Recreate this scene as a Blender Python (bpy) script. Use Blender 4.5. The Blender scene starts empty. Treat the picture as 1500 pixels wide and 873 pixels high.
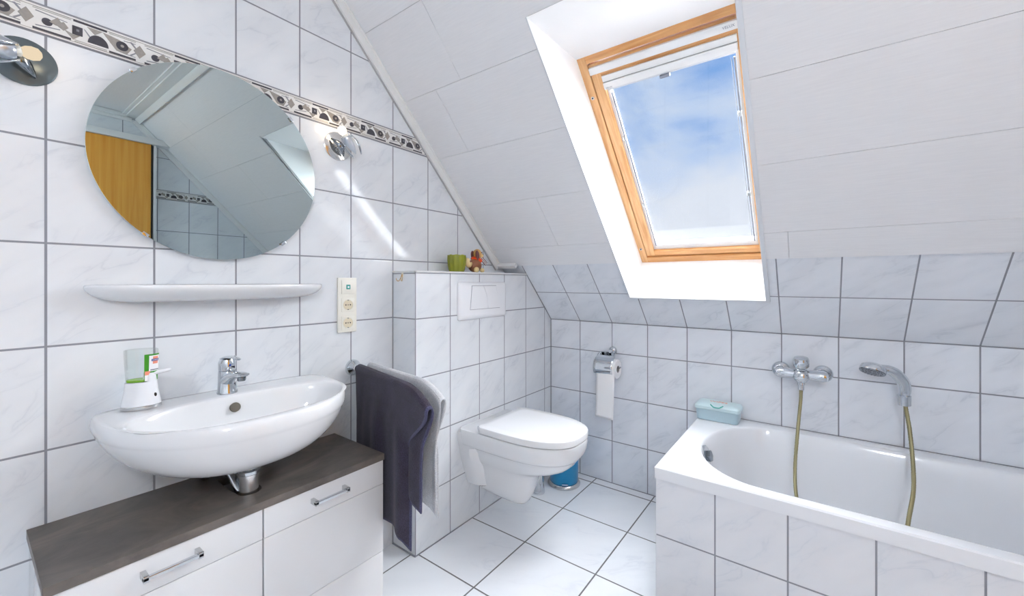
import bpy, bmesh, math, random
from math import sin, cos, pi, radians, sqrt, atan2
from mathutils import Vector, Matrix
random.seed(4)
C = bpy.context.scene.collection

# ------------------------------------------------------------------ room numbers (metres)
H = 1.1468                    # camera height
XL = -1.5022                  # left wall
XC = -1.3525                  # tiled cistern front
XR = 1.215                    # right wall
YB = 2.1941                   # back wall
YC = 1.1232                   # cistern near side
YF = -1.25                    # wall behind the camera
ZS = 0.9117                   # height where the slope starts
PHI = radians(45.86)
ZC = 2.36                     # flat ceiling
ZL = 1.1914                   # ledge over the cistern
SP, CP = sin(PHI), cos(PHI)
def SL(x, s, o=0.0):          # point on the slope: x, distance up the slope, offset outwards
    return Vector((x, YB - s*CP + o*SP, ZS + s*SP + o*CP))
UX = Vector((1,0,0)); US = Vector((0,-CP,SP)); UO = Vector((0,SP,CP))
ROWZ = 0.9892                 # a horizontal grout line; rows every 0.25
BZ0, BZ1 = 1.7392, 1.8094     # decorative border
def slope_z(y): return ZS + (YB - y)*SP/CP

# ------------------------------------------------------------------ materials
class NT:
    def __init__(s, name):
        s.m = bpy.data.materials.new(name); s.m.use_nodes = True
        s.t = s.m.node_tree; s.t.nodes.clear()
        s.out = s.n('ShaderNodeOutputMaterial')
    def n(s, ty, **kw):
        nd = s.t.nodes.new(ty)
        for k, v in kw.items(): setattr(nd, k, v)
        return nd
    def l(s, a, b): s.t.links.new(a, b)
    def put(s, sock, v):
        if hasattr(v, 'is_output') or isinstance(v, bpy.types.NodeSocket): s.l(v, sock)
        else: sock.default_value = v
    def math(s, op, a, b=0.0, c=0.0):
        nd = s.n('ShaderNodeMath', operation=op)
        s.put(nd.inputs[0], a); s.put(nd.inputs[1], b); s.put(nd.inputs[2], c)
        return nd.outputs[0]
    def mix(s, f, a, b):
        nd = s.n('ShaderNodeMix', data_type='RGBA')
        s.put(nd.inputs[0], f); s.put(nd.inputs[6], a); s.put(nd.inputs[7], b)
        return nd.outputs[2]
    def ramp(s, f, stops):
        nd = s.n('ShaderNodeValToRGB'); cr = nd.color_ramp
        while len(cr.elements) > 1: cr.elements.remove(cr.elements[-1])
        cr.elements[0].position = stops[0][0]; cr.elements[0].color = stops[0][1]
        for p, c in stops[1:]:
            e = cr.elements.new(p); e.color = c
        s.put(nd.inputs[0], f); return nd.outputs[0]
    def bsdf(s, **kw):
        b = s.n('ShaderNodeBsdfPrincipled')
        for k, v in kw.items(): s.put(b.inputs[k.replace('_', ' ')], v)
        s.l(b.outputs[0], s.out.inputs[0]); return b

def srgb(r, g, b):
    f = lambda c: (c/255/12.92) if c/255 <= .04045 else ((c/255+.055)/1.055)**2.4
    return (f(r), f(g), f(b), 1)

def simple(name, col, rough=.5, metal=0.0, noise=0.0, scale=30, coat=0.0, bump=0.0, **kw):
    t = NT(name); base = col
    geo = t.n('ShaderNodeNewGeometry')
    nz = t.n('ShaderNodeTexNoise'); nz.inputs['Scale'].default_value = scale; nz.inputs['Detail'].default_value = 4
    t.l(geo.outputs['Position'], nz.inputs['Vector'])
    k = noise
    dark = tuple(c*(1-k) for c in col[:3])+(1,)
    light = tuple(min(1, c*(1+k*.4)) for c in col[:3])+(1,)
    base = t.mix(nz.outputs[0], dark, light)
    b = t.bsdf(Base_Color=base, Roughness=rough, Metallic=metal, Coat_Weight=coat, **kw)
    if bump:
        bp = t.n('ShaderNodeBump'); bp.inputs['Strength'].default_value = bump; bp.inputs['Distance'].default_value = .002
        t.l(nz.outputs[0], bp.inputs['Height']); t.l(bp.outputs[0], b.inputs['Normal'])
    return t.m

GROUT = srgb(136,138,146)
def tile(name, udir, vdir, u0, w, v0, h, gw=.0048, base=(228,231,235), vein=(200,205,213), band=None, bandu=None, rough=.07, grout=GROUT, vaxis=None):
    """glazed marbled tiles laid in straight rows; all coordinates are room coordinates"""
    t = NT(name)
    geo = t.n('ShaderNodeNewGeometry'); P = geo.outputs['Position']
    def dot(d):
        nd = t.n('ShaderNodeVectorMath', operation='DOT_PRODUCT'); t.l(P, nd.inputs[0]); nd.inputs[1].default_value = d
        return nd.outputs['Value']
    U = t.math('SUBTRACT', dot(udir), u0); V = t.math('SUBTRACT', dot(vdir), v0)
    if band is not None:        # rows restart above the border
        V = t.math('SUBTRACT', V, t.math('MULTIPLY', t.math('GREATER_THAN', V, band - v0), bandu))
    fu = t.math('DIVIDE', U, w); fv = t.math('DIVIDE', V, h)
    iu = t.math('FLOOR', fu); iv = t.math('FLOOR', fv)
    def edge(f, iw):           # distance to the nearest line in metres
        fr = t.math('FRACT', f); return t.math('MULTIPLY', t.math('MINIMUM', fr, t.math('SUBTRACT', 1.0, fr)), iw)
    d = t.math('MINIMUM', edge(fu, w), edge(fv, h))
    mask = t.math('LESS_THAN', d, gw/2)
    hgt = t.math('SMOOTH_MIN', t.math('DIVIDE', d, .006), 1.0, .2)
    # veins: stretched diagonal noise, a different cut for every tile
    co = t.n('ShaderNodeCombineXYZ')
    t.put(co.inputs[0], t.math('ADD', fu, t.math('MULTIPLY', iu, 3.17)))
    t.put(co.inputs[1], t.math('ADD', t.math('MULTIPLY', fv, h/w), t.math('MULTIPLY', iv, 5.31)))
    t.put(co.inputs[2], t.math('ADD', t.math('MULTIPLY', iu, 1.7), t.math('MULTIPLY', iv, 2.3)))
    mp = t.n('ShaderNodeMapping'); mp.inputs['Rotation'].default_value = (0, 0, radians(-38)); t.l(co.outputs[0], mp.inputs[0])
    mp2 = t.n('ShaderNodeMapping'); mp2.inputs['Scale'].default_value = (1.0, 2.6, 1); t.l(mp.outputs[0], mp2.inputs[0])
    nz = t.n('ShaderNodeTexNoise'); nz.inputs['Scale'].default_value = 1.25; nz.inputs['Detail'].default_value = 6
    nz.inputs['Distortion'].default_value = .8; t.l(mp2.outputs[0], nz.inputs['Vector'])
    v = t.math('ABSOLUTE', t.math('SUBTRACT', nz.outputs[0], .5))
    vm = t.ramp(v, [(0, (1,1,1,1)), (.018, (.35,.35,.35,1)), (.05, (0,0,0,1))])
    nz2 = t.n('ShaderNodeTexNoise'); nz2.inputs['Scale'].default_value = 1.1; nz2.inputs['Detail'].default_value = 2; t.l(mp2.outputs[0], nz2.inputs['Vector'])
    gate = t.ramp(nz2.outputs[0], [(.46, (.0,.0,.0,1)), (.66, (1,1,1,1))])
    cloud = t.ramp(nz2.outputs[0], [(.3, (0,0,0,1)), (.7, (.30,.30,.30,1))])
    vv = t.math('MINIMUM', t.math('ADD', t.math('MULTIPLY', t.math('MULTIPLY', vm, gate), .45), cloud), 1.0)
    col = t.mix(vv, srgb(*base), srgb(*vein))
    col = t.mix(mask, col, grout)
    rg = t.math('ADD', t.math('MULTIPLY', mask, .7), rough)
    b = t.bsdf(Base_Color=col, Roughness=rg, IOR=1.5)
    bp = t.n('ShaderNodeBump'); bp.inputs['Strength'].default_value = .5; bp.inputs['Distance'].default_value = .0012
    t.put(bp.inputs['Height'], hgt); t.l(bp.outputs[0], b.inputs['Normal'])
    return t.m

EX, EY, EZ = (1,0,0), (0,1,0), (0,0,1)
M = {}
M['tile_left'] = tile('wall tile left', EY, EZ, YC, .1998, ROWZ-2.5, .25, band=BZ1-.001, bandu=BZ1-BZ0)
M['tile_right'] = tile('wall tile right', EY, EZ, .9202, .2, ROWZ-2.5+.018, .25, band=BZ1+.017, bandu=BZ1-BZ0)
M['tile_cistern'] = tile('wall tile cistern', EY, EZ, YC, .1998, ROWZ-2.5, .25)
M['tile_cistern_side'] = tile('wall tile cistern side', EX, EZ, XL, .2, ROWZ-2.5, .25)
M['tile_ledge'] = tile('wall tile ledge', EY, EX, YC, .1998, XL, .152)
M['tile_back'] = tile('wall tile back', EX, EZ, -1.1471, .2031, ROWZ-2.5, .25, base=(231,234,240))
M['tile_slope'] = tile('wall tile slope', EX, tuple(US), -1.1471, .2031, US.dot(SL(0,0)), .2385, base=(231,234,240))
M['tile_apron'] = tile('wall tile apron', EX, EZ, -.4711, .1996, .2495-1, .25, base=(224,225,229))
M['tile_rear'] = tile('wall tile rear', EX, EZ, 0, .2, ROWZ-2.5, .25)
M['tile_floor'] = tile('floor tile', EX, EY, -1.0403-3.38, .338, 1.4715-3.32, .332, gw=.006, base=(236,239,243), vein=(216,220,227), grout=srgb(110,110,112), rough=.1)

def panel_mat():
    t = NT('ceiling panel'); geo = t.n('ShaderNodeNewGeometry')
    mp = t.n('ShaderNodeMapping'); mp.inputs['Scale'].default_value = (14, 220, 220); t.l(geo.outputs['Position'], mp.inputs[0])
    nz = t.n('ShaderNodeTexNoise'); nz.inputs['Scale'].default_value = 1.0; nz.inputs['Detail'].default_value = 3; t.l(mp.outputs[0], nz.inputs['Vector'])
    col = t.mix(nz.outputs[0], srgb(222,222,225), srgb(233,233,235))
    b = t.bsdf(Base_Color=col, Roughness=.45)
    bp = t.n('ShaderNodeBump'); bp.inputs['Strength'].default_value = .15; bp.inputs['Distance'].default_value = .001
    t.l(nz.outputs[0], bp.inputs['Height']); t.l(bp.outputs[0], b.inputs['Normal'])
    return t.m
M['panel'] = panel_mat()
M['groove'] = simple('panel groove', srgb(176,176,178), .8)
M['trim'] = simple('white trim', srgb(232,232,232), .35, noise=.02)
M['trim_grey'] = simple('pale grey trim', srgb(214,217,222), .35, noise=.02)
M['lining'] = simple('reveal white', srgb(250,251,253), .4, noise=.005)
M['plaster'] = simple('plain white plaster', srgb(232,232,230), .7, noise=.02)

def wood_mat(name, c1, c2, axis_scale=(60, 4, 4), rough=.4):
    t = NT(name); geo = t.n('ShaderNodeNewGeometry')
    mp = t.n('ShaderNodeMapping'); mp.inputs['Scale'].default_value = axis_scale; t.l(geo.outputs['Position'], mp.inputs[0])
    nz = t.n('ShaderNodeTexNoise'); nz.inputs['Scale'].default_value = 1.0; nz.inputs['Detail'].default_value = 6; nz.inputs['Distortion'].default_value = .6
    t.l(mp.outputs[0], nz.inputs['Vector'])
    col = t.ramp(nz.outputs[0], [(.3, c1), (.7, c2)])
    t.bsdf(Base_Color=col, Roughness=rough, Coat_Weight=.2)
    return t.m
M['pine'] = wood_mat('varnished pine', srgb(202,146,90), srgb(226,180,128), (70, 6, 6))
M['pine_side'] = wood_mat('varnished pine rail', srgb(192,130,72), srgb(218,164,106), (6, 70, 70))
M['door_wood'] = wood_mat('orange beech door', srgb(226,148,44), srgb(244,178,74), (40, 40, 1.5), .35)
def counter_mat():
    t = NT('dark slate laminate'); geo = t.n('ShaderNodeNewGeometry')
    mp = t.n('ShaderNodeMapping'); mp.inputs['Scale'].default_value = (7, 4, 7); mp.inputs['Rotation'].default_value = (0,0,.25); t.l(geo.outputs['Position'], mp.inputs[0])
    nz = t.n('ShaderNodeTexNoise'); nz.inputs['Scale'].default_value = 1.3; nz.inputs['Detail'].default_value = 9; nz.inputs['Roughness'].default_value = .65; nz.inputs['Distortion'].default_value = .7
    t.l(mp.outputs[0], nz.inputs['Vector'])
    col = t.ramp(nz.outputs[0], [(.28, srgb(72,67,64)), (.46, srgb(94,88,84)), (.60, srgb(110,102,96)), (.78, srgb(130,118,108))])
    b = t.bsdf(Base_Color=col, Roughness=.42)
    bp = t.n('ShaderNodeBump'); bp.inputs['Strength'].default_value = .1; bp.inputs['Distance'].default_value = .001
    t.l(nz.outputs[0], bp.inputs['Height']); t.l(bp.outputs[0], b.inputs['Normal'])
    return t.m
M['counter'] = counter_mat()
M['gloss_white'] = simple('gloss white lacquer', srgb(228,229,231), .06, noise=.01, coat=.4)
M['ceramic'] = simple('white ceramic', srgb(228,229,231), .08, noise=.005, coat=.5)
M['acrylic'] = simple('white tub enamel', srgb(228,230,234), .1, noise=.005, coat=.3)
M['lid'] = simple('white plastic seat', srgb(232,233,235), .18, noise=.005)
M['plastic'] = simple('white plastic', srgb(236,238,242), .25, noise=.01)
M['cream'] = simple('cream switch plastic', srgb(240,238,228), .25, noise=.01)
M['cream_dark'] = simple('socket well', srgb(222,212,186), .35, noise=.01)
M['dark'] = simple('dark opening', srgb(38,36,36), .6)
M['black'] = simple('black plastic', srgb(28,28,30), .4)
M['chrome'] = simple('chrome', (.66,.69,.72,1), .05, 1.0)
M['chrome_dark'] = simple('smoked chrome', (.26,.29,.32,1), .12, 1.0)
M['trap'] = simple('satin chrome', (.88,.88,.88,1), .22, 1.0)
M['plate_dark_refl'] = simple('plate with dark reflection tone', srgb(98,108,112), .3, .5)  # reflective sconce plate, its dark reflection put into the colour
M['plate_pale_refl'] = simple('plate with white reflection tone', (.72,.71,.69,1), .12, .9)  # matching plate, the white it mirrors put into the colour
M['steel_blue'] = simple('satin steel', (.62,.66,.72,1), .28, 1.0)
M['steel'] = simple('brushed steel', (.62,.63,.64,1), .25, 1.0, noise=.1)
M['mirror'] = simple('mirror glass', (.455,.525,.53,1), .0, 1.0)
M['mirror_edge'] = simple('mirror edge', srgb(214,226,224), .2)
M['brass'] = simple('brass hook', (.72,.52,.28,1), .25, 1.0)
M['hose'] = simple('braided brass hose', srgb(150,142,108), .38, .5, noise=.1)
M['paper'] = simple('toilet paper', srgb(240,240,241), .9, noise=.02, scale=200, bump=.3)
M['card'] = simple('cardboard core', srgb(150,145,142), .9)
M['blue'] = simple('blue lacquered metal', srgb(10,128,178), .3, noise=.03)
M['pale_blue'] = simple('pale blue plastic', srgb(176,200,210), .35, noise=.02)
M['pale_blue_lid'] = simple('pale mint plastic lid', srgb(196,219,224), .3, noise=.02)
M['teal'] = simple('teal print', srgb(60,160,150), .4)
M['orange'] = simple('orange print', srgb(226,120,78), .4)
M['orange_hot'] = simple('orange scarf', srgb(226,74,22), .5)
M['green'] = simple('olive green glaze', srgb(136,140,30), .25, noise=.12, scale=20)
M['label_green'] = simple('green label', srgb(60,150,40), .3, noise=.3, scale=60)
M['liquid'] = simple('green soap', srgb(140,200,40), .15, noise=.1)
M['label_white'] = simple('label white', srgb(244,244,246), .3)
M['label_blue'] = simple('label blue', srgb(40,70,150), .3)
M['label_pink'] = simple('label coral', srgb(238,150,126), .3)
M['tan'] = simple('tan figurine', srgb(206,158,92), .4, noise=.1)
M['cream_fig'] = simple('cream figurine', srgb(232,206,150), .4, noise=.08)
M['brown'] = simple('brown figurine', srgb(140,86,56), .4, noise=.12)
M['maroon'] = simple('maroon figurine', srgb(104,52,50), .4, noise=.1)
M['print_grey'] = simple('grey print', srgb(130,134,146), .4)
M['b_base'] = simple('border glaze white', srgb(232,231,229), .12, noise=.03)
M['b_dark'] = simple('border charcoal', srgb(66,64,72), .3, noise=.25, scale=150)
M['b_grey'] = simple('border taupe', srgb(158,152,146), .3, noise=.25, scale=150)
M['b_line'] = simple('border line', srgb(140,141,148), .4)

def cloth(name, c1, c2):
    t = NT(name); geo = t.n('ShaderNodeNewGeometry')
    nz = t.n('ShaderNodeTexNoise'); nz.inputs['Scale'].default_value = 420; nz.inputs['Detail'].default_value = 3; t.l(geo.outputs['Position'], nz.inputs['Vector'])
    nb = t.n('ShaderNodeTexNoise'); nb.inputs['Scale'].default_value = 14; t.l(geo.outputs['Position'], nb.inputs['Vector'])
    f = t.math('ADD', t.math('MULTIPLY', nz.outputs[0], .75), t.math('MULTIPLY', nb.outputs[0], .25))
    col = t.ramp(f, [(.36, c1), (.64, c2)])
    b = t.bsdf(Base_Color=col, Roughness=.95, Sheen_Weight=.08)
    bp = t.n('ShaderNodeBump'); bp.inputs['Strength'].default_value = .8; bp.inputs['Distance'].default_value = .003
    t.l(nz.outputs[0], bp.inputs['Height']); t.l(bp.outputs[0], b.inputs['Normal'])
    return t.m
M['towel'] = cloth('aubergine terry', srgb(25,21,33), srgb(62,55,76))
M['towel_hem'] = cloth('towel hem', srgb(46,44,68), srgb(78,78,110))
M['towel_white'] = cloth('white terry', srgb(176,178,184), srgb(216,217,220))  # white towel, shade behind the dark one put into the colour

def clear(name, tint=(1,1,1,1), amount=.93):
    t = NT(name)
    tr = t.n('ShaderNodeBsdfTransparent'); tr.inputs[0].default_value = tint
    gl = t.n('ShaderNodeBsdfGlossy'); gl.inputs['Roughness'].default_value = .02
    fr = t.n('ShaderNodeFresnel'); fr.inputs[0].default_value = 1.45
    mx = t.n('ShaderNodeMixShader'); t.put(mx.inputs[0], t.math('MINIMUM', t.math('MULTIPLY', fr.outputs[0], 1.0), 1-amount+.5))
    t.l(tr.outputs[0], mx.inputs[1]); t.l(gl.outputs[0], mx.inputs[2]); t.l(mx.outputs[0], t.out.inputs[0])
    return t.m
M['glass'] = clear('window glass')
M['bottle'] = clear('clear plastic bottle', (.96,.975,.97,1), 1.2)
FILL_GLOW = 62.0
def emis(name, col, st):
    t = NT(name); e = t.n('ShaderNodeEmission'); e.inputs[0].default_value = col; e.inputs[1].default_value = st
    t.l(e.outputs[0], t.out.inputs[0]); return t.m
M['bulb'] = emis('glowing halogen', (1,.86,.66,1), 5)
M['bulb_dim'] = emis('dim halogen', (1,.82,.58,1), .85)
M['hole'] = simple('overflow opening', srgb(92,86,76), .6)
M['lamp'] = emis('fill globe glow', (.92,.965,1,1), FILL_GLOW)  # glow of the added fill globe behind the camera

# ------------------------------------------------------------------ geometry helpers
class G:
    """one mesh under construction; several materials allowed"""
    def __init__(s): s.bm = bmesh.new(); s.mats = []
    def mi(s, m):
        if m not in s.mats: s.mats.append(m)
        return s.mats.index(m)
    def faces(s, fs, m, smooth=False):
        i = s.mi(m)
        for f in fs:
            f.material_index = i; f.smooth = smooth
    def poly(s, pts, m, smooth=False):
        f = s.bm.faces.new([s.bm.verts.new(p) for p in pts]); s.faces([f], m, smooth); return f
    def hexa(s, p, m, bevel=0.0, seg=2):   # p: 8 corners, bottom 4 then top 4
        v = [s.bm.verts.new(q) for q in p]
        fs = [s.bm.faces.new([v[i] for i in q]) for q in ((3,2,1,0),(4,5,6,7),(0,1,5,4),(1,2,6,5),(2,3,7,6),(3,0,4,7))]
        s.faces(fs, m)
        if bevel:
            es = list({e for f in fs for e in f.edges})
            r = bmesh.ops.bevel(s.bm, geom=es, offset=bevel, segments=seg, affect='EDGES', profile=.6)
            s.faces(r['faces'], m)
            for f in r['faces']: f.smooth = True
    def box(s, x0, x1, y0, y1, z0, z1, m, bevel=0.0, seg=2):
        s.hexa([(x0,y0,z0),(x1,y0,z0),(x1,y1,z0),(x0,y1,z0),(x0,y0,z1),(x1,y0,z1),(x1,y1,z1),(x0,y1,z1)], m, bevel, seg)
    def sbox(s, x0, x1, s0, s1, o0, o1, m, bevel=0.0):
        s.hexa([SL(x0,s0,o0),SL(x1,s0,o0),SL(x1,s1,o0),SL(x0,s1,o0),SL(x0,s0,o1),SL(x1,s0,o1),SL(x1,s1,o1),SL(x0,s1,o1)], m, bevel)
    def rings(s, rings, m, closed=True, cap0=True, cap1=True, smooth=True):
        """loft a list of equally long point rings"""
        vs = [[s.bm.verts.new(p) for p in r] for r in rings]; n = len(vs[0]); fs = []
        for a, b in zip(vs, vs[1:]):
            for i in range(n if closed else n-1):
                j = (i+1) % n
                fs.append(s.bm.faces.new((a[i], a[j], b[j], b[i])))
        if cap0: fs.append(s.bm.faces.new(vs[0][::-1]))
        if cap1: fs.append(s.bm.faces.new(vs[-1]))
        s.faces(fs, m, smooth)
        return vs
    def lathe(s, prof, m, o=(0,0,0), axis=(0,0,1), n=32, cap0=True, cap1=True, sx=1.0, smooth=True):
        """prof: (radius, height) pairs about an axis through o"""
        ax = Vector(axis).normalized(); a = ax.orthogonal().normalized(); b = ax.cross(a)
        o = Vector(o)
        s.rings([[o + ax*h + (a*cos(2*pi*k/n)*sx + b*sin(2*pi*k/n))*max(r,1e-5) for k in range(n)] for r, h in prof], m, True, cap0, cap1, smooth)
    def tube(s, pts, r, m, n=12, cap=True, smooth=True):
        pts = [Vector(p) for p in pts]; rs = r if isinstance(r, (list, tuple)) else [r]*len(pts)
        t0 = (pts[1]-pts[0]).normalized(); a = t0.orthogonal().normalized(); rings = []
        for i, p in enumerate(pts):
            t = (pts[min(i+1,len(pts)-1)] - pts[max(i-1,0)]).normalized()
            a = (a - t*a.dot(t)).normalized(); b = t.cross(a)
            rings.append([p + (a*cos(2*pi*k/n)+b*sin(2*pi*k/n))*rs[i] for k in range(n)])
        s.rings(rings, m, True, cap, cap, smooth)
    def ball(s, c, r, m, sc=(1,1,1), rot=None, u=24, v=14):
        r_ = bmesh.ops.create_uvsphere(s.bm, u_segments=u, v_segments=v, radius=r)
        mat = Matrix.Translation(c) @ (rot.to_4x4() if rot else Matrix.Identity(4)) @ Matrix.Diagonal((*sc,1))
        bmesh.ops.transform(s.bm, matrix=mat, verts=r_['verts'])
        s.faces({f for w in r_['verts'] for f in w.link_faces}, m, True)
    def slab(s, loops, O, A, B, N, d0, d1, m, mside=None):
        """extrude a 2-D outline with holes; loops are lists of (a,b) in the frame O,A,B, thickness along N from d0 to d1"""
        O, A, B, N = map(Vector, (O, A, B, N))
        cu = bpy.data.curves.new('tmp', 'CURVE'); cu.dimensions = '2D'; cu.fill_mode = 'BOTH'; cu.extrude = .5
        for lp in loops:
            sp = cu.splines.new('POLY'); sp.points.add(len(lp)-1); sp.use_cyclic_u = True
            for q, (x, y) in zip(sp.points, lp): q.co = (x, y, 0, 1)
        s.from_curve(cu, O, A, B, N, d0, d1, m, mside)
    def from_curve(s, cu, O, A, B, N, d0, d1, m, mside=None, smooth=False):
        ob = bpy.data.objects.new('tmp', cu); C.objects.link(ob)
        dg = bpy.context.evaluated_depsgraph_get(); dg.update()
        me = bpy.data.meshes.new_from_object(ob.evaluated_get(dg))
        z = [v.co.z for v in me.vertices]; lo, hi = min(z), max(z)
        base = len(s.bm.verts)
        vs = [s.bm.verts.new(O + A*v.co.x + B*v.co.y + N*(d0 + (d1-d0)*((v.co.z-lo)/(hi-lo) if hi > lo else 0))) for v in me.vertices]
        for p in me.polygons:
            try: f = s.bm.faces.new([vs[i] for i in p.vertices])
            except ValueError: continue
            f.material_index = s.mi(mside if (mside and abs(p.normal.z) < .5) else m); f.smooth = smooth
        bpy.data.objects.remove(ob); bpy.data.curves.remove(cu); bpy.data.meshes.remove(me)
    def text(s, body, size, O, A, B, d, m, align='CENTER'):
        cu = bpy.data.curves.new('tmp', 'FONT'); cu.body = body; cu.size = size; cu.align_x = align; cu.align_y = 'CENTER'; cu.extrude = .5; cu.resolution_u = 3
        A = Vector(A).normalized(); B = Vector(B).normalized()
        s.from_curve(cu, Vector(O), A, B, A.cross(B), 0, d, m)
    def clip(s, co, no):
        """cut away everything on the positive side of a plane, leave it open"""
        geom = s.bm.verts[:] + s.bm.edges[:] + s.bm.faces[:]
        bmesh.ops.bisect_plane(s.bm, geom=geom, plane_co=co, plane_no=no, clear_outer=True)

def build(name, g, parent=None, loc=None, kind=None, label=None, cat=None, group=None, recalc=True, subsurf=0, bevel=0.0, autosmooth=None, solid=0.0):
    """link ONE mesh object; geometry is given in room coordinates"""
    if recalc: bmesh.ops.recalc_face_normals(g.bm, faces=g.bm.faces[:])
    me = bpy.data.meshes.new(name); g.bm.to_mesh(me); g.bm.free()
    me.set_sharp_from_angle(angle=radians(34))
    for m in g.mats: me.materials.append(M[m])
    o = bpy.data.objects.new(name, me); C.objects.link(o)
    if parent is not None:
        w = WORLD[parent.name]
        me.transform(Matrix.Translation(-w)); o.parent = parent; WORLD[o.name] = w.copy()
    else:
        w = Vector(loc) if loc is not None else Vector((0,0,0))
        me.transform(Matrix.Translation(-w)); o.location = w; WORLD[o.name] = w.copy()
    if kind: o['kind'] = kind
    if label: o['label'] = label
    if cat: o['category'] = cat
    if group: o['group'] = group
    if solid:
        md = o.modifiers.new('thickness', 'SOLIDIFY'); md.thickness = solid; md.offset = 0
    if bevel:
        md = o.modifiers.new('bevel', 'BEVEL'); md.width = bevel; md.segments = 2; md.limit_method = 'ANGLE'; md.angle_limit = radians(40)
    if subsurf:
        md = o.modifiers.new('subdivision', 'SUBSURF'); md.levels = subsurf; md.render_levels = subsurf
    return o
WORLD = {}
def thing(name, loc, label=None, cat=None, group=None, kind=None):
    o = bpy.data.objects.new(name, None); C.objects.link(o); o.location = loc; WORLD[o.name] = Vector(loc); o.empty_display_size = .05
    if label: o['label'] = label
    if cat: o['category'] = cat
    if group: o['group'] = group
    if kind: o['kind'] = kind
    return o
def smooth_path(pts, n=10):
    """Catmull-Rom through points"""
    P = [Vector(p) for p in pts]; P = [P[0]*2-P[1]] + P + [P[-1]*2-P[-2]]; out = []
    for i in range(1, len(P)-2):
        for k in range(n):
            t = k/n; a, b, c, d = P[i-1:i+3]
            out.append(.5*((2*b) + (c-a)*t + (2*a-5*b+4*c-d)*t*t + (3*b-a-3*c+d)*t**3))
    out.append(P[-2]); return out

# ------------------------------------------------------------------ the shell of the room
STR = 'structure'
g = G(); g.box(XL-.1, XR+.1, YF-.1, YB+.1, -.1, 0, 'tile_floor'); build('floor', g, kind=STR)
YT = YB - (ZC-ZS)*CP/SP       # where slope meets the flat ceiling
SE = (ZC-ZS)/SP
def gable(g, x0, x1, m):
    T = .3
    g.slab([[(YF-.1,-.1),(YB+.12,-.1),(YB+.12,ZS-.12*SP/CP),(YT,ZC),(YF-.1,ZC)]], (0,0,0), EY, EZ, EX, x0, x1, m)
g = G(); gable(g, XL-.1, XL, 'tile_left'); build('wall_left', g, kind=STR)
g = G(); gable(g, XR, XR+.1, 'tile_right'); build('wall_right', g, kind=STR)
g = G(); g.box(XL-.1, XR+.1, YB, YB+.12, -.1, ZS, 'tile_back'); build('wall_back', g, kind=STR)
g = G(); g.box(XL, XR, YF-.1, YF, 0, ZC, 'tile_rear'); build('wall_rear', g, kind=STR)

# skylight opening in slope coordinates
OX0, OX1, OS0, OS1 = -.776, -.178, .2245, 1.553
FX0, FX1, FS0, FS1 = -.763, -.137, .256, 1.324      # wooden frame, 0.22 m out
FO = .22
def holed(g, x0, x1, s0, s1, o0, o1, m, OX1=OX1):
    """slope slab between s0,s1 with the skylight left open"""
    a, b = max(s0, OS0), min(s1, OS1)
    if b <= a or x1 <= OX0 or x0 >= OX1: g.sbox(x0, x1, s0, s1, o0, o1, m); return
    if a > s0: g.sbox(x0, x1, s0, a, o0, o1, m)
    if s1 > b: g.sbox(x0, x1, b, s1, o0, o1, m)
    if x0 < OX0: g.sbox(x0, OX0, a, b, o0, o1, m)
    if x1 > OX1: g.sbox(OX1, x1, a, b, o0, o1, m)
SPAN = .4585                  # top of the sloping tiles
g = G(); holed(g, XL, XR, 0, SPAN, 0, .010, 'tile_slope'); holed(g, XL, XR, 0, SPAN, .010, .26, 'tile_slope', -.10)
build('wall_slope', g, kind=STR)
# panelled slope: backing with boards and open joints
g = G()
holed(g, XL, XR, SPAN, SE+.25, .003, .010, 'groove'); holed(g, XL, XR, SPAN, SE+.25, .010, .26, 'groove', -.10)
rows = [SPAN, .588, .876, 1.164, 1.452, 1.740, SE-.0]
seams = [[-.0875, 1.02], [-1.052, .9], [.10+.63], [-1.2885, .384], [-1.143, .75], [-.6, .6]]
gap = .0006
for r in range(len(rows)-1):
    xs = [XL] + sorted(seams[r]) + [XR]
    for a, b in zip(xs, xs[1:]):
        holed(g, a+gap, b-gap, rows[r]+gap, rows[r+1]-gap, -.010, .0029, 'panel')
g.box(XL-.1, XR+.1, YF-.1, YT+.02, ZC, ZC+.1, 'panel')
g.box(XL, XR, YT-.02, YT+.06, ZC+.02, ZC+.3, 'groove')
build('ceiling', g, kind=STR)
# cornice where slope meets walls and flat ceiling
g = G()
g.sbox(XL, XL+.013, .47, SE-.03, -.050, -.0105, 'trim'); g.sbox(XL, XL+.005, .47, SE-.03, -.056, -.048, 'groove')
g.sbox(XL, XL+.019, .47, SE-.03, -.020, -.0105, 'trim', .003)
g.sbox(XL, XL+.135, .462, .486, -.036, -.0105, 'trim', .004)
build('trim_1', g, kind=STR)
g = G()
g.sbox(XR-.013, XR, .47, SE-.03, -.050, -.0105, 'trim'); g.sbox(XR-.019, XR, .47, SE-.03, -.022, -.0105, 'trim', .003)
build('trim_2', g, kind=STR)
g = G()
g.box(XL, XR, YT-.055, YT+.03, ZC-.022, ZC-.0005, 'trim', .004); g.box(XL, XR, YT-.075, YT-.05, ZC-.012, ZC-.0005, 'trim', .003)
g.sbox(XL+.02, XR-.02, SE-.06, SE-.02, -.03, -.0105, 'trim', .004)
g.box(XR-.022, XR, YF, YT-.05, ZC-.03, ZC-.0005, 'trim', .005); g.box(XR-.012, XR, YF, YT-.02, ZC-.055, ZC-.029, 'trim', .004)
build('trim_3', g, kind=STR)
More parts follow.
